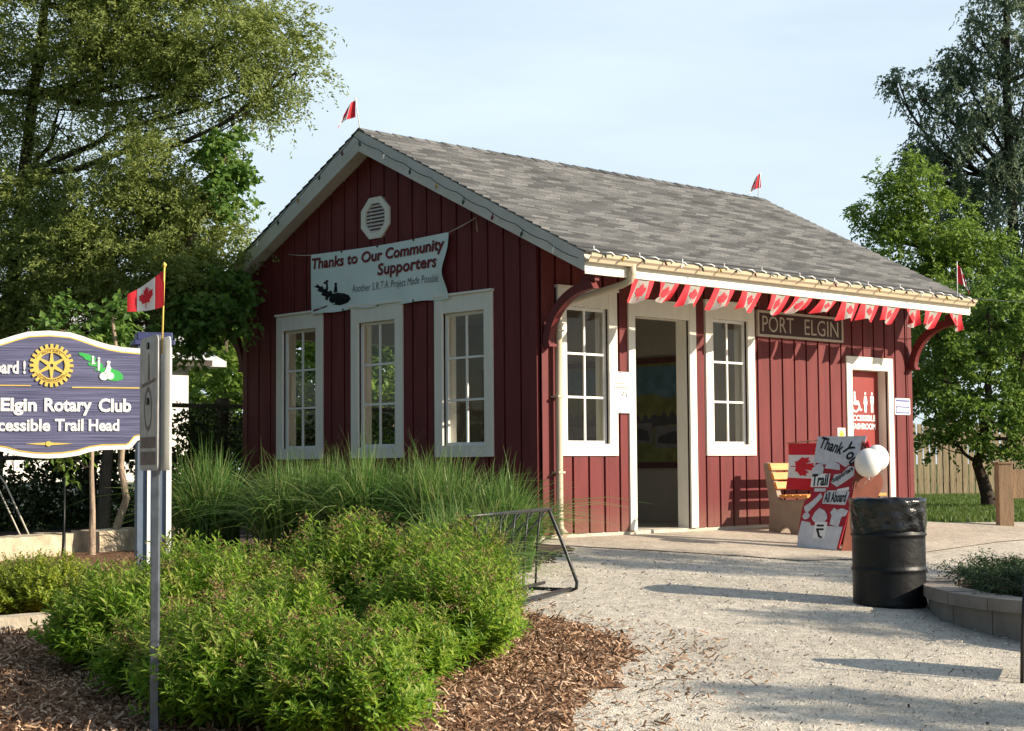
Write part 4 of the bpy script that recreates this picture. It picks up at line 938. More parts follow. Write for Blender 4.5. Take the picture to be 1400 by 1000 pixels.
for i in range(len(P)):
    j = (i+1) % len(P); f = lambda p, r: (wc[0]+(p[0]-wc[0])*r, wc[1]+(p[1]-wc[1])*r)
    pin = [(wc[0]+17.5*math.cos(2*math.pi*t/len(P)-.085), wc[1]+17.5*math.sin(2*math.pi*t/len(P)-.085)) for t in (i, i+1)]
    m.prism([P[i], P[j], pin[1], pin[0]], ft, .0055, .013)
for i in range(6):
    a0 = math.pi/2+i*math.pi/3; c, s = math.cos(a0), math.sin(a0); g_ = lambda r, t: (wc[0]+r*c-t*s, wc[1]+r*s+t*c)
    m.prism([g_(4.5, -2.8), g_(18, -1.2), g_(18, 1.2), g_(4.5, 2.8)], ft, .0055, .012)
for i in range(24):
    a0, a1 = 2*math.pi*i/24, 2*math.pi*(i+1)/24; m.prism([(wc[0]+6*math.cos(a0), wc[1]+6*math.sin(a0)), (wc[0]+6*math.cos(a1), wc[1]+6*math.sin(a1)), (wc[0]+2.4*math.cos(a1), wc[1]+2.4*math.sin(a1)), (wc[0]+2.4*math.cos(a0), wc[1]+2.4*math.sin(a0))], ft, .0055, .0125)
m.build('gold_wheel', M['yellow'], TS)
m = MB()
for q0, q1 in ((.45, 2.69), (3.6, 5.83)):
    for i in range(14):
        a0, a1 = q0+(q1-q0)*i/14, q0+(q1-q0)*(i+1)/14; m.prism([(wc[0]+23*math.cos(a0), wc[1]+23*math.sin(a0)), (wc[0]+23*math.cos(a1), wc[1]+23*math.sin(a1)), (wc[0]+22.3*math.cos(a1), wc[1]+22.3*math.sin(a1)), (wc[0]+22.3*math.cos(a0), wc[1]+22.3*math.sin(a0))], ft, .0132, .0142)
def arc_text(body, r, a0, a1, h, flip):
    V_, F_ = text2d(body, .02); p, q = V_.min(0), V_.max(0); X = (V_[:, 0]-p[0])/(q-p)[0]; Yy = (V_[:, 1]-p[1])/(q-p)[1]
    pts = []
    for x, y in zip(X, Yy):
        a = a0+(a1-a0)*x; rr = r+(h*y if not flip else h*(1-y)); pts.append(ft(wc[0]+rr*math.cos(a), wc[1]+rr*math.sin(a), .0145))
    m.add(pts, F_)
arc_text('ROTARY', 18.6, 2.25, .89, 3.0, False); arc_text('INTERNATIONAL', 18.6, 3.75, 5.67, 3.0, True)
m.build('wheel_lettering', mat('dark_gold_paint', (.20, .13, .03), .6), TS)
m = MB(); m.prism([(-122, 13), (-24, 13), (-24, 11.6), (-122, 11.6)], ft, .0055, .009); m.prism([(30, 11), (121, 11), (121, 9.4), (30, 9.4)], ft, .0055, .009)
m.prism([(-31, -67), (-3, -65.2), (3, -65.2), (33, -67), (3, -68.8), (-3, -68.8)], ft, .0055, .009); m.prism(circ(0, -67, 3.6, 16), ft, .0055, .012)
m.build('gold_lines', M['yellow'], TS)
gk, gw = MB(), MB()
fl_ = lambda u, v, d=0: ft(u, v, .0075 if d == .004 else .0105)
disc, f_ = logo(lambda u, v, d: ft(u, v, d), 69, 37, 29, 1.06, .0075, None, None)
GL = [(-1, .72), (-.86, .74), (-.55, .66), (-.30, .56), (-.22, .42), (-.34, .34), (-.10, .30), (.10, .16), (.05, .02), (.28, .06), (.55, -.02), (.80, -.14), (.98, -.34), (.96, -.52), (.70, -.60), (.40, -.58), (.14, -.50), (-.02, -.32), (.0, -.18), (-.30, -.08), (-.16, .06), (-.52, .12), (-.60, .24), (-.44, .32), (-.68, .40), (-.80, .55), (-.92, .60)]
gk.prism(f_(GL)[::-1], ft, .0055, .008); gk.build('green_leaf', M['green'], TS)
gw_d = .0112
for x, y, r in ((-.36, .54, .055), (-.10, .47, .06), (.33, .28, .085), (.12, -.38, .19), (.40, -.36, .17)): gw.prism([(p, q) for p, q in f_(circ(x, y, r, 14))], lambda u, v, d: ft(u, v, d), .0082, gw_d)
for q in ([(-.40, .48), (-.33, .48), (-.30, .28), (-.24, .20), (-.42, .18), (-.40, .34)], [(-.15, .40), (-.05, .40), (-.05, .10), (-.08, -.12), (-.14, -.12), (-.15, .16)], [(.26, .18), (.36, .20), (.44, .02), (.42, -.10), (.34, -.28), (.10, -.30), (.16, -.12), (.22, -.02)]): gw.prism(f_(q), ft, .0082, gw_d)
gw.build('white_figures', M['signwhite'], TS)
fp = frame((2.571, -6.972, 0), TU)
for side in (1, -1):
    u0_ = side*(131*k_+.085) if side > 0 else -(131*k_+.085)
    lo, hi = (u0_-.135, u0_+.085) if side > 0 else (u0_-.085, u0_+.135)
    pm = MB(); pm.prism(rect(lo, hi, -.35, 1.60), fp, -.20, -.045); p_ = pm.build('post', M['bluegrey'], TS, bevel=.006)
    for c0, c1 in ((lo+.062, lo+.082), (hi-.034, hi-.001)):
        e = MB(); e.prism(rect(c0, c1, -.3, 1.585), fp, -.044, -.028); e.build('white_batten', M['signwhite'], p_)
    c = MB(); c.prism(rect(lo-.03, hi+.02, 1.602, 1.635), fp, -.225, -.02); c.prism(rect(lo-.01, hi+.005, 1.637, 1.685), fp, -.21, -.035); c.build('post_cap', M['navy'], p_, bevel=.008)
# steel sign post in front with plates on both faces
SPo = thing('sign_post', 'steel post in front of the shrubs with weathered trail sign plates', 'sign post', (5.83, -8.16, -.41))
sp = Vector((5.829, -8.155)); a_ = R(-107); PN = Vector((math.cos(a_), math.sin(a_), 0)); PU = Vector((-math.sin(a_), math.cos(a_), 0))
fS = frame((sp.x, sp.y, 0), PU)
m = MB(); fC = frame((sp.x, sp.y, 0), (.66, .75, 0)); m.prism([(-.019, -.55), (.019, -.55), (.019, 1.385), (-.019, 1.385)], fC, -.016, .016)
sh_ = m.build('shaft', M['galv'], SPo, bevel=.004)
pl = MB(); pl.prism(rrect(-.165, .160, .775, 1.375, .03), fS, .030, .034); pl_ = pl.build('front_plate', M['plate'], SPo)
q = MB(); q.prism(rrect(-.14, .125, .80, .86, .004), fS, .0345, .0352); q.prism(rrect(-.14, .125, .875, .925, .004), fS, .0345, .0352)
for i in range(20):
    A0, A1 = circ(-.01, 1.05, .07, 20, .10)[i], circ(-.01, 1.05, .07, 20, .10)[(i+1) % 20]; q.add([fS(*A0, .0352), fS(*A1, .0352), fS(-.01+(A1[0]+.01)*.8, 1.05+(A1[1]-1.05)*.8, .0352), fS(-.01+(A0[0]+.01)*.8, 1.05+(A0[1]-1.05)*.8, .0352)], [(0, 1, 2, 3)])
q.prism([(-.13, 1.15), (.12, 1.17), (.12, 1.185), (-.13, 1.165)], fS, .0345, .0352); q.prism([(-.02, 1.18), (.02, 1.18), (.005, 1.30), (-.008, 1.30)], fS, .0345, .0352)
q.build('faded_print', M['faded'], pl_)
q = MB()
for z in (1.335, 1.085): q.prism(circ(-.008, z, .016, 12), fS, .0355, .043)
q.build('bolt', M['black'], pl_)
pl = MB(); pl.prism(rrect(-.170, .095, .775, 1.375, .03), fS, -.042, -.037); pl.build('back_plate', M['plate2'], SPo)
ft_b, ft_t = Vector((5.825, -8.125, 1.30)), Vector((5.852, -8.131, 1.695))
def sf(u, v): 
    dw = (-.64*.7, -.72*.7)
    wv = .012*math.sin(u*8)*u; k = u
    x = ft_t.x-.145*u+wv*.7; y = ft_t.y-.10*u-wv*.7; z = ft_t.z-.012-.165*(1-v)*(1-.62*k**1.2)-.112*k**.85-.015*k*k*(1-v)
    return Vector((x, y, z))
stick_flag('stick_flag', 'small maple leaf flag on a thin yellow stick fixed to the steel sign post', tuple(ft_b), tuple(ft_t), sf, None, .0042, 'yellow')

# ------------------------------------------------------------------ stone blocks, edging, stakes
def block(name, label, cat, a, b, wd, z0, z1, mt, group, rough=.012):
    a, b = Vector(a), Vector(b); o_ = (a+b)/2
    f = frame((a.x, a.y, 0), (b.x-a.x, b.y-a.y, 0)); L_ = (b-a).length; m = MB(); nu, nv, nw = max(2, int(L_/.09)), 4, 3
    import itertools
    def P_(u, v, w_): return f(u, v, w_)
    def grid(fn, n1, n2):
        vs = [fn(i/n1, j/n2) for j in range(n2+1) for i in range(n1+1)]; m.add(vs, [(j*(n1+1)+i, j*(n1+1)+i+1, (j+1)*(n1+1)+i+1, (j+1)*(n1+1)+i) for j in range(n2) for i in range(n1)], 0, False)
    H_ = z1-z0
    def jit(p):
        h = math.sin(p.x*37+p.y*91+p.z*53)*43758.5; k = h-math.floor(h)
        h2 = math.sin(p.x*17+p.y*41+p.z*73+1)*9358.5; k2 = h2-math.floor(h2)
        return p+Vector((0, 0, (k-.5)*rough))+f(0, 0, 1).__sub__(f(0, 0, 0))*((k2-.5)*rough*2)
    grid(lambda s, t: jit(f(L_*s, z0+H_*t, 0)), nu, nv); grid(lambda s, t: jit(f(L_*(1-s), z0+H_*t, -wd)), nu, nv)
    grid(lambda s, t: jit(f(L_*s, z1, -wd*t)), nu, nw); grid(lambda s, t: jit(f(L_, z0+H_*t, -wd*s)), nw, nv); grid(lambda s, t: jit(f(0, z0+H_*t, -wd*(1-s))), nw, nv)
    o = m.build(name, M[mt], None, (o_.x, o_.y, z0)); return setp(o, label, cat, group)
sb = [((-0.492, -6.172), (-1.095, -4.917)), ((-1.123, -4.873), (-1.187, -4.723)), ((-1.352, -4.388), (-1.587, -3.763)), ((-1.617, -3.721), (-1.91, -2.721))]
sl_ = ['long pale sandstone block under the left half of the trail sign', 'narrow pale sandstone block between the dark stake and the slim trunk', 'pale sandstone block in front of the two young trunks', 'pale sandstone block behind the blue grey sign post']
for (a, b), l_ in zip(sb, sl_): block('stone_block', l_, 'stone block', a, b, .35, -.25, .205+random.uniform(-.008, .008), 'stone', 'sandstone blocks edging the upper bed')
block('stone_block', 'pale stone block showing between the tall grass and the shrubs', 'stone block', (.55, -4.35), (.92, -4.0), .3, -.3, -.02, 'stone', 'sandstone blocks edging the upper bed')
eb = [((2.72, -8.6), (2.98, -7.62)), ((2.985, -7.60), (3.05, -6.98))]
for i, ((a, b), l_) in enumerate(zip(eb, ['tan edging block at the left edge of the picture', 'tan edging block ending in the low yellow green shrub'])):
    block('edging_block', l_, 'edging block', a, b, .14, -.30, -.10, 'edging', 'low blocks edging the left bed', .006)
    block('lower_block', 'lower course '+['under the leftmost edging block', 'under the middle edging block'][i], 'edging block', (a[0]+.02, a[1]), (b[0]+.02, b[1]), .14, -.46, -.304, 'edging', 'low blocks edging the left bed', .006)
stk = thing('garden_stake', 'thin dark metal stake standing in front of the stone blocks', 'stake', (-1.14, -4.87, -.1))
m = MB(); m.tube([(-1.125, -4.875, -.2), (-1.13, -4.87, .70)], .008, 6); m.build('rod', M['black'], stk)
m = MB(); m.tube([(-1.11, -4.885, -.2), (-1.11, -4.885, .22)], .017, 6); m.build('sleeve', M['black'], stk)
for (dx, l_) in ((0, 'left of two pale guy ropes running down to the stone blocks'), (.06, 'right of two pale guy ropes running down to the stone blocks')):
    gr_ = MB(); gr_.tube([(-2.15-dx*.5, -5.25+dx, .99), (-1.90+dx, -5.15+dx, .66), (-1.50+dx*.8, -5.06+dx, .10), (-1.44+dx*.8, -5.03+dx, -.02)], .008, 6)
    setp(gr_.build('guy_rope', M['rope'], None, (-1.5, -5.05, 0)), l_, 'rope', 'guy ropes')
# ------------------------------------------------------------------ vegetation
def unit(v): return v/np.maximum(np.linalg.norm(v, axis=-1, keepdims=True), 1e-9)
def rdir(n): return unit(rng.normal(size=(n, 3)))
def leaves(p, d, nrm, ln, wd, fold=.18):
    """one folded four-cornered leaf per row: base p, direction d, normal nrm"""
    d = unit(d); s = unit(np.cross(d, nrm)); nn = np.cross(s, d); ln = ln[:, None]; wd = wd[:, None]
    V = np.stack([p, p+d*ln*.45+s*wd*.5+nn*wd*fold, p+d*ln-nn*ln*.12, p+d*ln*.45-s*wd*.5+nn*wd*fold], 1).reshape(-1, 3)
    b = (np.arange(len(p))*4)[:, None]
    F = np.stack([b+np.array([[0, 1, 2]]), b+np.array([[0, 2, 3]])], 1).reshape(-1, 3); return V, F
def merge(parts):
    V, F, n = [], [], 0
    for v, f in parts: V.append(v); F.append(f+n); n += len(v)
    return np.concatenate(V), np.concatenate(F)
def twig_leaves(base, d, L, k, ln, wd, droop=.2, spread=.8, up=.6, jit=.02):
    """k leaves along each twig (rows of base, d, L)"""
    n = len(base); t = np.linspace(.12, 1, k)[None, :, None]+rng.uniform(-.04, .04, (n, k, 1))
    P_ = base[:, None]+d[:, None]*(L[:, None, None]*t); P_[..., 2] -= (droop*L[:, None]*t[..., 0]**2)
    P_ = P_+rng.normal(0, jit, P_.shape)
    side = unit(np.cross(d, np.array([0, 0, 1.])+rng.normal(0, .25, (n, 3))))[:, None]*np.where(np.arange(k) % 2, 1, -1)[None, :, None]
    D_ = d[:, None]*.55+side*spread+rng.normal(0, .35, (n, k, 3)); D_[..., 2] -= droop*.8
    N_ = np.array([0, 0, up])+rng.normal(0, .45, (n, k, 3))
    m_ = n*k; return leaves(P_.reshape(m_, 3), D_.reshape(m_, 3), N_.reshape(m_, 3), ln*rng.uniform(.65, 1.25, m_), wd*rng.uniform(.7, 1.2, m_))
def crown_twigs(blobs, dens, L, flat=.75, shell=.45):
    """twig bases and directions clustered in clumps through each blob (x, y, z, r_horizontal, r_vertical, [density])"""
    B, D_, C_ = [], [], []
    for b in blobs:
        c = np.array(b[:3]); rr = np.array([b[3], b[3], b[4]]); q = b[5] if len(b) > 5 else 1
        nc = max(4, int(q*dens*(b[3]*b[3]*b[4])**.62)); u = rdir(nc)*(rng.uniform(shell, 1.05, (nc, 1))**.8); cc = c+u*rr
        for k in range(nc):
            nt_ = rng.integers(7, 13); s = L*rng.uniform(.5, 1.1)
            bb = cc[k]+rng.normal(0, 1, (nt_, 3))*np.array([s, s, s*flat])*.45
            dd = unit(u[k]*.7+rdir(nt_)*.9+np.array([0, 0, .05])); B.append(bb); D_.append(dd)
        C_.append((c, rr, cc))
    return np.concatenate(B), np.concatenate(D_), C_
def limb(m, a, b, r0, r1, bend=.15, n=7, seg=7):
    a, b = Vector(a), Vector(b); L_ = (b-a).length
    o1 = Vector(rng.normal(0, bend, 3))*L_*.5; pts = []
    for i in range(n):
        t = i/(n-1); p = a.lerp(b, t)+o1*math.sin(t*math.pi)+Vector((0, 0, -.08*L_*math.sin(t*math.pi)))
        if 0 < i < n-1: p += Vector(rng.normal(0, .015, 3))*L_
        pts.append(p)
    m.tube(pts, [r0+(r1-r0)*i/(n-1) for i in range(n)], seg, cap=False); return pts
def tree(name, label, base, trunk, blobs, leaf, bark, r0, dens, L, k, ln, wd, droop=.25, spread=.8, group=None, sub=4, shell=.45, extra=None, up=.6):
    """trunk: list of points from the base up; limbs grow from it to every blob"""
    o = thing(name, label, 'tree', base, group); m = MB()
    n = len(trunk); m.tube(trunk, [r0*(1-.62*i/(n-1))*(1.35 if i == 0 else 1) for i in range(n)], 10, cap=False)
    B, D_, C_ = crown_twigs(blobs, dens, L, shell=shell)
    tp = [Vector(t) for t in trunk]
    for c, rr, cc in C_:
        c_ = Vector(c); z = [p for p in tp if p.z < c_.z-.15*rr[2]] or tp[:1]
        s_ = min(z[-3:] if len(z) > 3 else z, key=lambda p: (p-c_).length)
        ps = limb(m, s_, c_, r0*.34, r0*.10)
        for j in rng.permutation(len(cc))[:sub]: limb(m, ps[rng.integers(3, 7)], cc[j], r0*.10, r0*.028, .2, 5, 5)
    m.build('trunk', M[bark], o)
    LL = L*rng.uniform(.6, 1.35, len(B)); V, F = twig_leaves(B, D_, LL, k, ln, wd, droop, spread, up)
    arr_mesh('crown', V, F, M[leaf], o); return o
LOC = [(-7.8, -1.66, 6.92, 1.29, 0.69), (-6.86, -0.65, 6.71, 1.19, 0.79), (-5.77, -0.2, 6.38, 0.87, 0.55), (-5.14, 0.17, 6.37, 0.53, 0.38), (-4.85, 0.37, 5.92, 0.29, 0.40, .8), (-5.6, 0.03, 5.75, 0.77, 0.30, .8), (-7.03, -0.77, 6.02, 0.99, 0.59), (-8.18, -1.23, 5.75, 0.71, 0.61, .8), (-6.32, -0.63, 4.65, 0.97, 0.60), (-7.01, -1.31, 4.17, 1.06, 0.63), (-8.14, -1.78, 4.26, 0.79, 0.59), (-7.52, -1.78, 3.41, 1.06, 0.63), (-6.45, -1.09, 3.36, 1.14, 0.62), (-5.6, -0.52, 3.75, 0.52, 0.52), (-7.34, -1.54, 2.83, 1.16, 0.39), (-6.17, -1.04, 2.82, 0.85, 0.38), (-8.8, -2.64, 6.14, 1.19, 1.19), (-8.89, -2.57, 4.17, 1.19, 1.19), (-7.48, -1.42, 7.91, 1.98, 0.69), (-6.13, 0.03, 7.69, 1.19, 0.49), (-8.2, -2.46, 2.93, 0.97, 0.48), (-5.5, -0.95, 3.5, .5, .45), (-5.75, -1.05, 4.1, .5, .4), (-5.35, -.95, 3.0, .4, .3)]
tree('locust_tree', 'large feathery olive green tree overhanging the left end of the station roof', (-8.6, -2.0, 0), [(-8.6, -2.0, -.1), (-8.55, -1.95, 1.2), (-8.5, -1.9, 2.4), (-8.35, -1.75, 3.6), (-8.25, -1.7, 4.8), (-8.1, -1.65, 5.9), (-7.9, -1.6, 7.1)], LOC, 'locust', 'barkdark', .15, 108, .30, 20, .060, .026, .35, up=.1)
MAP = [(-5.27, -0.41, 4.77, 0.26, 0.38), (-5.16, -0.4, 4.24, 0.3, 0.36), (-4.92, -0.75, 2.92, 0.46, 0.34, .7), (-5.18, -0.99, 2.61, 0.41, 0.30), (-4.70, -0.60, 2.62, 0.20, 0.2, .6)]
tree('maple_tree', 'dark green broad leaved tree in front of the left eave of the station', (-6.0, -1.75, 0), [(-6.0, -1.75, -.1), (-5.98, -1.7, .9), (-5.9, -1.6, 1.7), (-5.7, -1.3, 2.5), (-5.5, -1.0, 3.2), (-5.35, -.75, 4.0), (-5.28, -.5, 4.6)], MAP, 'maple', 'bark', .075, 80, .20, 10, .095, .078, .4, up=.3)
# two slim young trees behind the stone blocks
tree('young_tree', 'slim pale trunked young tree with a few bright leaves below the trail sign', (-1.04, -4.70, 0), [(-1.02, -4.66, -.1), (-1.04, -4.64, .4), (-1.07, -4.64, .8), (-1.08, -4.62, 1.3), (-1.10, -4.60, 1.7)], [(-1.30, -4.82, .95, .16, .13), (-1.05, -4.62, 1.35, .28, .25), (-1.1, -4.6, 1.75, .22, .2)], 'lime', 'barkpale', .030, 50, .13, 7, .085, .05, .6, group=None, sub=2)
tree('young_tree', 'crooked brown young tree right of the slimmer pale trunk', (-1.66, -4.00, 0), [(-1.72, -4.06, -.1), (-1.68, -4.02, .25), (-1.62, -3.96, .5), (-1.66, -4.0, .8), (-1.64, -3.99, 1.2), (-1.7, -4.0, 1.7), (-1.75, -4.05, 2.2)], [(-1.85, -4.15, 1.6, .26, .25), (-2.0, -4.3, 2.1, .30, .25), (-1.75, -4.05, 2.25, .2, .18)], 'maple', 'barkpale', .045, 36, .16, 7, .09, .06, .4, sub=2)
# vine covered fence on the left
VF = thing('vine_fence', 'dark fence hung with leafy vines behind the stone blocks on the left', 'fence', (-7.2, 0, 0))
for k, y in enumerate(np.arange(-7.4, 9.5, 2.05)):
    m = MB(); m.box(-7.25, -7.13, y-.06, y+.06, -.1, 1.78+.03*math.sin(k*3)); m.build('post', M['fencedark'], VF)
for z in (.12, .9, 1.62): m = MB(); m.box(-7.215, -7.165, -7.4, 9.4, z, z+.06); m.build('rail', M['fencedark'], VF)
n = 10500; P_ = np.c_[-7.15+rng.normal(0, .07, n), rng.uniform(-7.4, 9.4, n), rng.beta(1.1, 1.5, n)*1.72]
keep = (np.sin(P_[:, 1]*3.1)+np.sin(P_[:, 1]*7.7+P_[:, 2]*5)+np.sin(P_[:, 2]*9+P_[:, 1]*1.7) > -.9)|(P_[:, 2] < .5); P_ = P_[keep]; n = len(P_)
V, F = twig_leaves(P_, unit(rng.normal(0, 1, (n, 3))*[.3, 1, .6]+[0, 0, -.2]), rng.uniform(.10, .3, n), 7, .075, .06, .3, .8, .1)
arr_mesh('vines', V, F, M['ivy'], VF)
m = MB()
for k in range(150):
    y = rng.uniform(-7.3, 9.3); z = rng.uniform(.2, 1.6); m.tube([(-7.14, y, z-.5 if z > .6 else 0), (-7.12, y+rng.normal(0, .08), z*.6), (-7.14, y+rng.normal(0, .2), z)], .006, 4, cap=False)
m.build('vine_stems', M['barkdark'], VF)
# pale garage beyond the fence
ga = thing('garage', 'white sided garage with a pale roof behind the vine covered fence', 'garage', (-13.5, .8, 0))
m = MB(); m.box(-16, -11.0, -3.0, 2.65, -.1, 2.5); m.build('wall', M['garage'], ga)
m = MB(); f = lambda u, v, d: Vector((u, d, v)); m.prism([(-16.25, 2.47), (-10.78, 2.47), (-10.78, 2.56), (-13.5, 3.55), (-16.25, 2.56)], f, -2.9, 3.25); m.build('roof', M['garageroof'], ga)
m = MB(); m.box(-10.779, -10.70, -3.2, 2.92, 2.47, 2.565); m.build('gutter', M['fencedark'], ga)
m = MB(); m.box(-10.995, -10.97, -2.6, -.2, .0, 2.05); m.build('garage_door', M['signwhite'], ga)
# trees seen under the eave and through the windows
def bush_blobs(x, y, h, r): return [(x, y, h*.62, r, h*.36), (x-r*.5, y+r*.4, h*.5, r*.7, h*.3), (x+r*.5, y-r*.4, h*.45, r*.7, h*.3), (x, y+r*.2, h*.85, r*.6, h*.2), (x+.2*r, y-.6*r, h*.28, r*.7, h*.25)]
for i, (x, y, h, r, l_) in enumerate(((-12.32, 6.47, 4.6, 1.2, 'sunlit yellow green tree behind the vine fence, nearest the garage'), (-9.57, 5.73, 4.6, 1.3, 'bright leafy tree seen through the left window of the gable'), (-10.6, 10.2, 4.4, 1.6, 'bright leafy tree seen through the middle window of the gable'), (-13.5, 14.5, 4.8, 1.9, 'leafy tree seen through the right window of the gable'), (-15.73, 6.51, 4.2, .75, 'bright low tree seen under the left eave beside the garage'), (-20.65, 8.61, 5.0, 1.5, 'taller bright tree behind the garage, seen under the left eave'))):
    tree('background_tree', l_, (x, y, 0), [(x, y, -.1), (x+.05, y, h*.3), (x, y+.05, h*.55), (x, y, h*.8)], bush_blobs(x, y, h, r), 'lime', 'bark', .12, 24, .30, 9, .15, .10, .25, group='trees behind the vine fence', sub=2)
# right-hand trees
RT = [(-2.08, 12.67, 3.28, 0.87, 0.70), (-2.92, 12.22, 3.25, 0.55, 0.62), (-2.65, 12.18, 2.17, 0.70, 0.62), (-2.0, 12.46, 1.75, 0.73, 0.60), (-1.69, 13.14, 2.65, 0.74, 0.80), (-3.1, 12.36, 1.75, 0.42, 0.55), (-2.63, 12.4, 1.2, 0.50, 0.36, .8), (-1.76, 13.2, 1.3, 0.70, 0.5), (-1.54, 13.93, 3.69, 0.76, 0.88), (-1.46, 14.18, 1.93, 0.88, 0.80)]
tree('fruit_tree', 'bushy green tree with a forked dark trunk on the lawn beside the station', (-2.35, 12.97, 0), [(-2.30, 13.0, -.15), (-2.33, 12.95, .22), (-2.38, 12.9, .48), (-2.45, 12.85, .75), (-2.3, 12.8, 1.2), (-2.15, 12.75, 1.8), (-2.1, 12.7, 2.6)], RT, 'rtree', 'barkdark', .13, 44, .26, 11, .10, .060, .35, sub=5, up=.3)
MT = [(-9.67, 22.49, 7.47, 0.63, 0.72), (-10.13, 22.05, 6.94, 0.81, 0.55), (-10.45, 21.73, 6.76, 0.50, 0.40, .7), (-9.35, 22.91, 6.57, 0.9, 0.9), (-10.0, 22.28, 5.95, 1.08, 0.72), (-8.88, 23.45, 6.03, 0.9, 0.9), (-8.35, 24.06, 5.48, 0.9, 0.9), (-9.29, 23.1, 5.14, 1.08, 0.9), (-10.22, 21.9, 7.66, 0.28, 0.32, .7), (-9.76, 22.34, 8.1, 0.28, 0.32, .7), (-9.3, 23.0, 4.0, 1.4, .8), (-7.9, 24.6, 4.3, 1.2, 1.0), (-7.2, 25.3, 5.2, 1.0, 1.0), (-6.6, 26.0, 4.2, 1.2, 1.1), (-9.9, 22.4, 3.0, 1.1, .8), (-8.6, 23.9, 2.9, 1.3, .8)]
tree('acacia_tree', 'light green feathery tree rising behind the far end of the station roof', (-9.2, 23.0, 0), [(-9.2, 23.0, -.2), (-9.2, 23.0, 1.5), (-9.25, 22.95, 3.0), (-9.4, 22.8, 4.5), (-9.5, 22.7, 6.0), (-9.6, 22.6, 7.2)], MT, 'lime', 'bark', .17, 34, .34, 12, .12, .058, .3)
DK = [(-12.03, 31.1, 13.53, 0.97, 1.29), (-11.7, 31.64, 11.37, 1.51, 1.51), (-12.72, 30.54, 11.6, 1.08, 1.08), (-13.3, 29.9, 12.03, 0.80, 0.70), (-13.84, 29.37, 11.61, 0.50, 0.70), (-13.37, 29.96, 10.53, 1.0, 0.80), (-12.52, 30.92, 9.66, 1.73, 1.29), (-11.85, 31.76, 8.36, 1.73, 1.51), (-13.16, 30.33, 8.8, 0.97, 1.0), (-11.02, 32.21, 13.09, 1.29, 1.73), (-11.79, 31.18, 15.46, 1.29, 1.29), (-12.49, 30.63, 13.32, 0.40, 0.80), (-13.11, 30.03, 12.85, 0.36, 0.28), (-14.2, 28.96, 11.94, 0.22, 0.50, .8), (-13.77, 29.58, 10.1, 0.55, 0.6), (-11.02, 32.47, 10.07, 1.51, 1.51), (-14.24, 29.13, 9.46, 0.4, 0.36, .7), (-11.5, 32.0, 6.5, 1.9, 1.5), (-13.2, 30.4, 6.9, 1.2, 1.3)]
tree('birch_tree', 'tall dark tree with drooping branches at the upper right', (-11.9, 31.4, 0), [(-11.9, 31.4, -.2), (-11.9, 31.4, 3), (-11.95, 31.35, 6), (-12, 31.3, 9), (-12.0, 31.2, 12), (-11.9, 31.2, 15)], DK, 'darkleaf', 'barkdark', .24, 21, .42, 13, .13, .065, 1.0, .5, up=.15)
# trees to the right of the view whose shade falls on the forecourt
for (x, y, bl, l_) in ((14.1, 7.4, [(14.1, 7.4, 5.9, 1.0, .7), (14.0, 7.5, 5.0, 1.15, .7), (14.2, 7.3, 4.1, 1.0, .6), (14.1, 7.3, 3.2, .8, .5), (14.3, 7.6, 6.7, .6, .4), (14.2, 6.6, 4.6, .5, .3)], 'slender leafy tree right of the forecourt, nearest the station'),
                       (14.8, 4.0, [(14.8, 4.0, 3.9, .8, .5), (15.0, 4.2, 4.6, .6, .4), (14.7, 3.9, 3.2, .7, .4), (14.9, 3.6, 2.6, .6, .4)], 'leafy tree right of the forecourt, behind the planter'),
                       (16.4, .9, [(16.4, .9, 3.6, .7, .4), (16.2, .8, 4.2, .5, .35), (16.6, 1.1, 2.9, .6, .35)], 'leafy tree right of the forecourt, farthest from the station')):
    tree('shade_tree', l_, (x, y, -1), [(x, y, -1.1), (x, y, .6), (x+.05, y, 1.8), (x, y+.05, 3.0)], bl, 'rtree', 'bark', .10, 22, .30, 9, .13, .08, .3, group='trees shading the forecourt', sub=2)

# unseen trees added behind and left of the camera to cut skylight on the gable
for (x, y, l_) in ((-4.5, -17.5, 'broad unseen tree added left of the camera to block sky, nearest the station'), (1.5, -21, 'broad unseen tree added behind the camera on the left to block sky'), (8.5, -23, 'broad unseen tree added directly behind the camera to block sky'), (-9.5, -13.5, 'broad unseen tree added left of the trail sign to block sky')):
    tree('sky_blocking_tree', l_, (x, y, gz(x)), [(x, y, gz(x)-.1), (x+.05, y, 1.5), (x, y+.05, 3.2), (x, y, 5.5)], [(x, y, 6.0, 2.6, 2.0), (x-1.6, y+.6, 4.6, 1.7, 1.3), (x+1.6, y-.6, 4.4, 1.7, 1.3), (x, y+1.5, 3.6, 1.6, 1.0), (x, y, 8.2, 1.6, 1.3)], 'maple', 'bark', .2, 14, .5, 8, .26, .19, .3, group='unseen trees added to block sky light', sub=2)

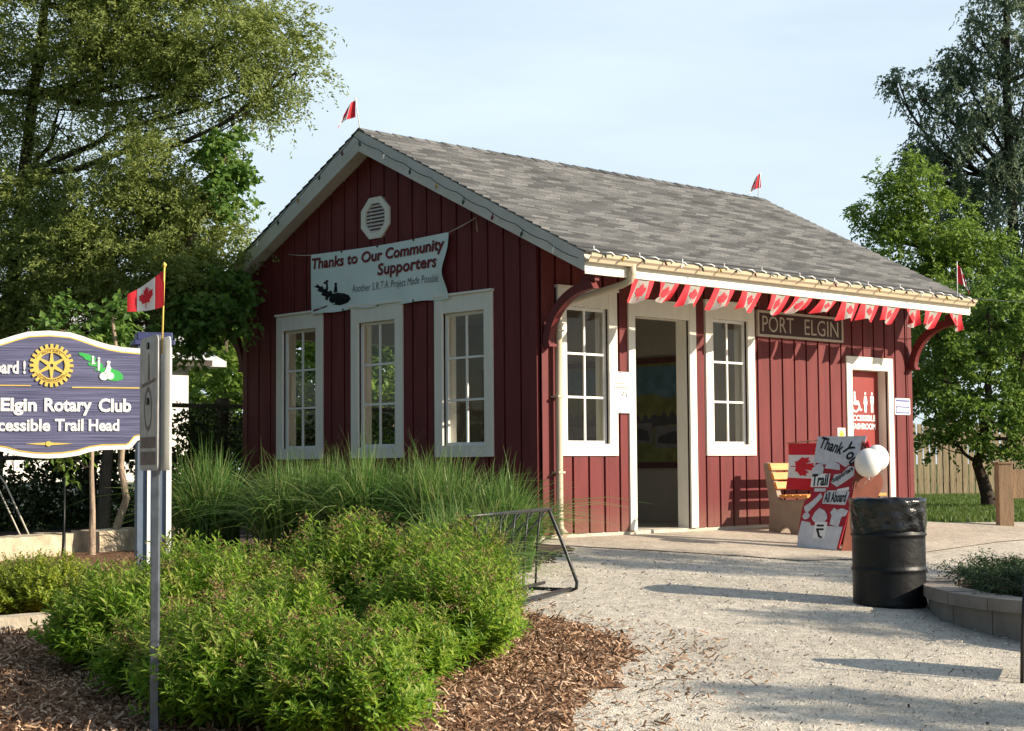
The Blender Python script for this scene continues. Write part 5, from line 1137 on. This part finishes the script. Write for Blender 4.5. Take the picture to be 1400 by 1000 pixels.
# ------------------------------------------------------------------ shrubs: upright leafy stems
def shrub(name, label, x, y, z, r, h, nst, leaf, ln, wd, group=None, top='shrubtop', spent=.12, kl=20, rx=1):
    o = thing(name, label, 'shrub', (x, y, z), group)
    u = rng.normal(size=(nst, 3)); u[:, 2] = np.abs(u[:, 2])*1.0-.25; u = unit(u); u = u[u[:, 2] > -.35]; n = len(u)
    q = rng.uniform(.72, 1.10, (n, 1)); tip = np.c_[u[:, 0]*r*rx, u[:, 1]*r, h*.38+u[:, 2]*h*.60]*np.c_[q, q, .9+.25*(q-.8)]
    tip[:, 2] = np.maximum(tip[:, 2], .04)
    lump = 1+.14*np.sin(tip[:, 0]*11+x*3)*np.sin(tip[:, 1]*12+y)+.08*np.sin(tip[:, 0]*23+tip[:, 2]*17); tip[:, :2] *= lump[:, None]; tip[:, 2] *= (.9+.22*(lump-.9))
    root = np.c_[tip[:, :2]*.30, np.zeros(n)]; d = tip-root; d[:, 2] += .12; L_ = np.linalg.norm(d, axis=1); du = unit(d)
    m_ = n*kl; t = np.linspace(.42, 1.0, kl)[None, :]+rng.uniform(-.015, .015, (n, kl)); c = (root[:, None]+(tip-root)[:, None]*t[..., None])
    c[..., 2] += .10*np.sin(t*np.pi)*L_[:, None]*.3
    a = np.arange(kl)[None, :]*2.4+rng.uniform(0, 6.28, (n, 1)); e1_ = unit(np.cross(du, np.array([.3, .2, 1.]))); e2_ = np.cross(du, e1_)
    rad = e1_[:, None]*np.cos(a)[..., None]+e2_[:, None]*np.sin(a)[..., None]
    sz = (1-.42*((t-.42)/.58)**3); D_ = rad*.9+du[:, None]*(.35+.5*((t-.42)/.58)[..., None])+rng.normal(0, .15, (n, kl, 3))
    N_ = du[:, None]-rad*.2+rng.normal(0, .2, (n, kl, 3))+np.array([0, 0, .5])
    Vw = lambda A: A.reshape(-1, 3)
    P_ = Vw(c)+np.array([x, y, z]); Lw = (ln*sz*rng.uniform(.75, 1.25, (n, kl))).ravel(); Ww = (wd*sz*rng.uniform(.75, 1.2, (n, kl))).ravel()
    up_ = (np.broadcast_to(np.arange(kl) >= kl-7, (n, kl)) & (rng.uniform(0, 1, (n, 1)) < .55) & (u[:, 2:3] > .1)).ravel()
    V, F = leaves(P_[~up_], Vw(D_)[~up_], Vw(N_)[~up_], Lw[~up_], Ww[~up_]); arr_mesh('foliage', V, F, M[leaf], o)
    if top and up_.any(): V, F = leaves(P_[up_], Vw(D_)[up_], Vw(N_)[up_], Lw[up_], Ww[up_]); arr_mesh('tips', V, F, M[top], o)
    m = MB()
    for k in range(0, n, 2): m.tube([root[k]+[x, y, z], (root[k]+tip[k])/2+[x, y, z+.03*L_[k]], tip[k]+[x, y, z]], [.004, .0032, .0015], 4, cap=False)
    m.build('stems', M['stem'], o)
    if spent:
        ks = [k for k in range(n) if u[k, 2] > .15 and rng.uniform() < spent]
        if ks:
            tp = np.repeat(tip[ks]+[x, y, z+.01], 26, 0); dd = rdir(len(tp)); dd[:, 2] = np.abs(dd[:, 2]); tp = tp+rng.normal(0, 1, tp.shape)*[.020, .020, .016]
            V, F = leaves(tp, dd, rdir(len(tp)), np.full(len(tp), .016), np.full(len(tp), .010)); arr_mesh('flower_heads', V, F, M['spent'], o)
    return o
SH = [(4.295, -7.421, 0.44, 0.66, 'leafy shrub left of the steel sign post, in front of the edging blocks'),
      (4.203, -6.935, 0.42, 0.8, 'leafy shrub in front of the blue grey sign post, behind the steel post'),
      (5.802, -7.728, 0.45, 0.7, 'large bright shrub just right of the steel sign post at the bottom edge'),
      (6.301, -7.494, 0.44, 0.62, 'large bright shrub at the bottom centre of the picture'),
      (4.983, -6.842, 0.36, 0.66, 'bright shrub behind the two large shrubs at the bottom edge'),
      (5.491, -6.453, 0.3, 0.5, 'leafy shrub in the middle of the bed with brown flower heads'),
      (5.176, -5.910, 0.46, 0.78, 'dense dark green shrub at the right end of the bed above the mulch'),
      (4.451, -5.071, .37, .88, 'leafy shrub beside the bicycle rack'),
      (4.322, -5.935, 0.44, 0.94, 'yellow topped shrub just in front of the tall grass'),
      (4.721, -5.661, 0.45, 0.86, 'olive tipped shrub between the tall grass and the right end of the bed'),
      (4.092, -6.469, 0.38, 0.7, 'yellow tipped shrub left of the stone showing behind the bed'),
      (5.084, -7.61, 0.36, 0.52, 'shaded low shrub left of the steel post near the bottom')]
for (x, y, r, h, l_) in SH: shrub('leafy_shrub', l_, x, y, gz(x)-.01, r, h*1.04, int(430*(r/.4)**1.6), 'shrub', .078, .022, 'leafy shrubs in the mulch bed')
shrub('low_shrub', 'low rounded yellow green shrub below the trail sign', 2.42, -6.98, gz(2.4), .44, .50, 900, 'boxwood', .040, .024, None, None, 0, 18, 1)
shrub('low_shrub', 'low yellow green shrub behind the left shrubs, beside the blue grey post', 3.15, -6.35, gz(3.1), .36, .42, 600, 'boxwood', .040, .024, None, None, 0, 18, 1)

# ornamental grass clumps
def grass_clump(label, x, y, z, h, n=1700):
    t0 = rng.uniform(0, 2*np.pi, n); lean = np.abs(rng.normal(.46, .34, n)); H = h*rng.uniform(.45, 1.10, n)*(1-.18*np.clip(lean-.5, 0, 1)); H[:n//14] *= 1.22; lean[:n//14] *= 1.25; lean = np.minimum(lean, .95)
    bx_, by_ = rng.normal(0, .10, n), rng.normal(0, .10, n); ns = 7; W_ = rng.uniform(.006, .0125, n)
    V = np.zeros((n, ns, 2, 3)); dx, dy = np.cos(t0), np.sin(t0); crl = rng.uniform(.3, 1.5, n)
    for k in range(ns):
        t = k/(ns-1); out = lean*H*(.35*t+.75*t**2.2*crl); zz = H*(t-.30*t**3.0*crl*np.clip(lean*2, .3, 1.6)); w = W_*(1-t**2*.92)
        cx_, cy_ = x+bx_+dx*out, y+by_+dy*out; sx, sy = -dy*np.cos(t*1.1), dx*np.cos(t*1.1)
        V[:, k, 0] = np.c_[cx_-sx*w, cy_-sy*w, z+zz+w*.5*np.sin(t0*5)]; V[:, k, 1] = np.c_[cx_+sx*w, cy_+sy*w, z+zz-w*.5*np.sin(t0*5)]
    b = (np.arange(n)*ns*2)[:, None]; F = np.concatenate([b+np.array([[2*k, 2*k+1, 2*k+3, 2*k+2]]) for k in range(ns-1)], 0)
    o = arr_mesh('grass_clump', V.reshape(-1, 3), F, M['grassblade'], None, (x, y, z)); return setp(o, label, 'ornamental grass', 'ornamental grass clumps before the gable', 'thing')
for (x, y, h, l_) in ((-1.014, -3.437, 1.02, 'bright arching grass clump farthest left, beside the sign post'), (-.082, -3.172, .92, 'arching grass clump below the left gable window'), (.57, -2.789, 1.05, 'tall grass clump below the middle gable window'), (1.276, -2.479, 1.05, 'tall grass clump below the right gable window'), (1.87, -2.35, .95, 'arching grass clump at the station corner behind the bicycle rack'), (-.146, -2.661, .95, 'shaded grass clump close to the wall under the left window'), (.74, -2.30, .98, 'shaded grass clump close to the wall under the right window'), (3.60, -4.36, .86, 'arching grass clump in front of the bicycle rack, nearest the shrubs'), (-.75, -2.55, .85, 'small grass clump close to the wall left of the windows')):
    grass_clump(l_, x, y, gz(x), h)
# juniper in the planter
ju = thing('juniper', 'dark spreading juniper filling the round planter', 'juniper', (pc.x, pc.y, -.26))
JB, JD, JL = [], [], []
jm = MB()
for k in range(340):
    a = rng.uniform(0, 2*np.pi); r0_ = 1.65*math.sqrt(rng.uniform(0, 1)); Ln = rng.uniform(.35, .85)*(.6 if abs((a-3.6+math.pi) % (2*math.pi)-math.pi) < .7 and r0_ > 1 else 1); el = rng.uniform(.0, .55)
    p0 = np.array([pc.x+r0_*math.cos(a), pc.y+r0_*math.sin(a), -.19]); a2 = a+rng.normal(0, .6); d = np.array([math.cos(a2)*math.cos(el), math.sin(a2)*math.cos(el), math.sin(el)])
    jm.tube([p0, p0+d*Ln*.5+[0, 0, .02], p0+d*Ln-np.array([0, 0, .10*Ln])], [.010, .007, .002], 5, cap=False)
    for q in np.linspace(.15, 1, 16):
        c = p0+d*Ln*q-np.array([0, 0, .10*Ln*q*q]); 
        for s in range(4): JB.append(c); JD.append(unit(d*.7+rng.normal(0, .55, 3)+[0, 0, .1])); JL.append(rng.uniform(.07, .15))
jm.build('branches', M['bark'], ju)
V, F = twig_leaves(np.array(JB), np.array(JD), np.array(JL), 8, .034, .010, .2, .7, .5, .004); arr_mesh('foliage', V, F, M['juniper'], ju)
# lawn blades on the right and rough grass at the left edge
def blades(name, P_, h, mt, w=.006):
    n = len(P_); z = np.array([gz(x) for x in P_[:, 0]]); a = rng.uniform(0, 6.28, n); H = h*rng.uniform(.5, 1.3, n); lx, ly = rng.normal(0, .35, n)*H, rng.normal(0, .35, n)*H
    s = np.c_[np.cos(a), np.sin(a), np.zeros(n)]*w; b = np.c_[P_, z]; t = b+np.c_[lx, ly, H]
    V = np.stack([b-s, b+s, t], 1).reshape(-1, 3); F = np.arange(3*n).reshape(n, 3); o = arr_mesh(name, V, F, M[mt]); o['kind'] = 'stuff'; return o
P_ = scatter(170000, -9, 3, 7.2, 26); LW = [(.35, 7.2), (.75, 8.3), (1.75, 11.4), (3.5, 18), (-2.4, 28), (-13, 16.8), (-6.5, 9), (-2.5, 7.2)]
P_ = P_[in_poly(P_, LW) & seen(P_, 19, 45, 1.1)][:52000]; blades('grass', P_, .075, 'lawn', .012)
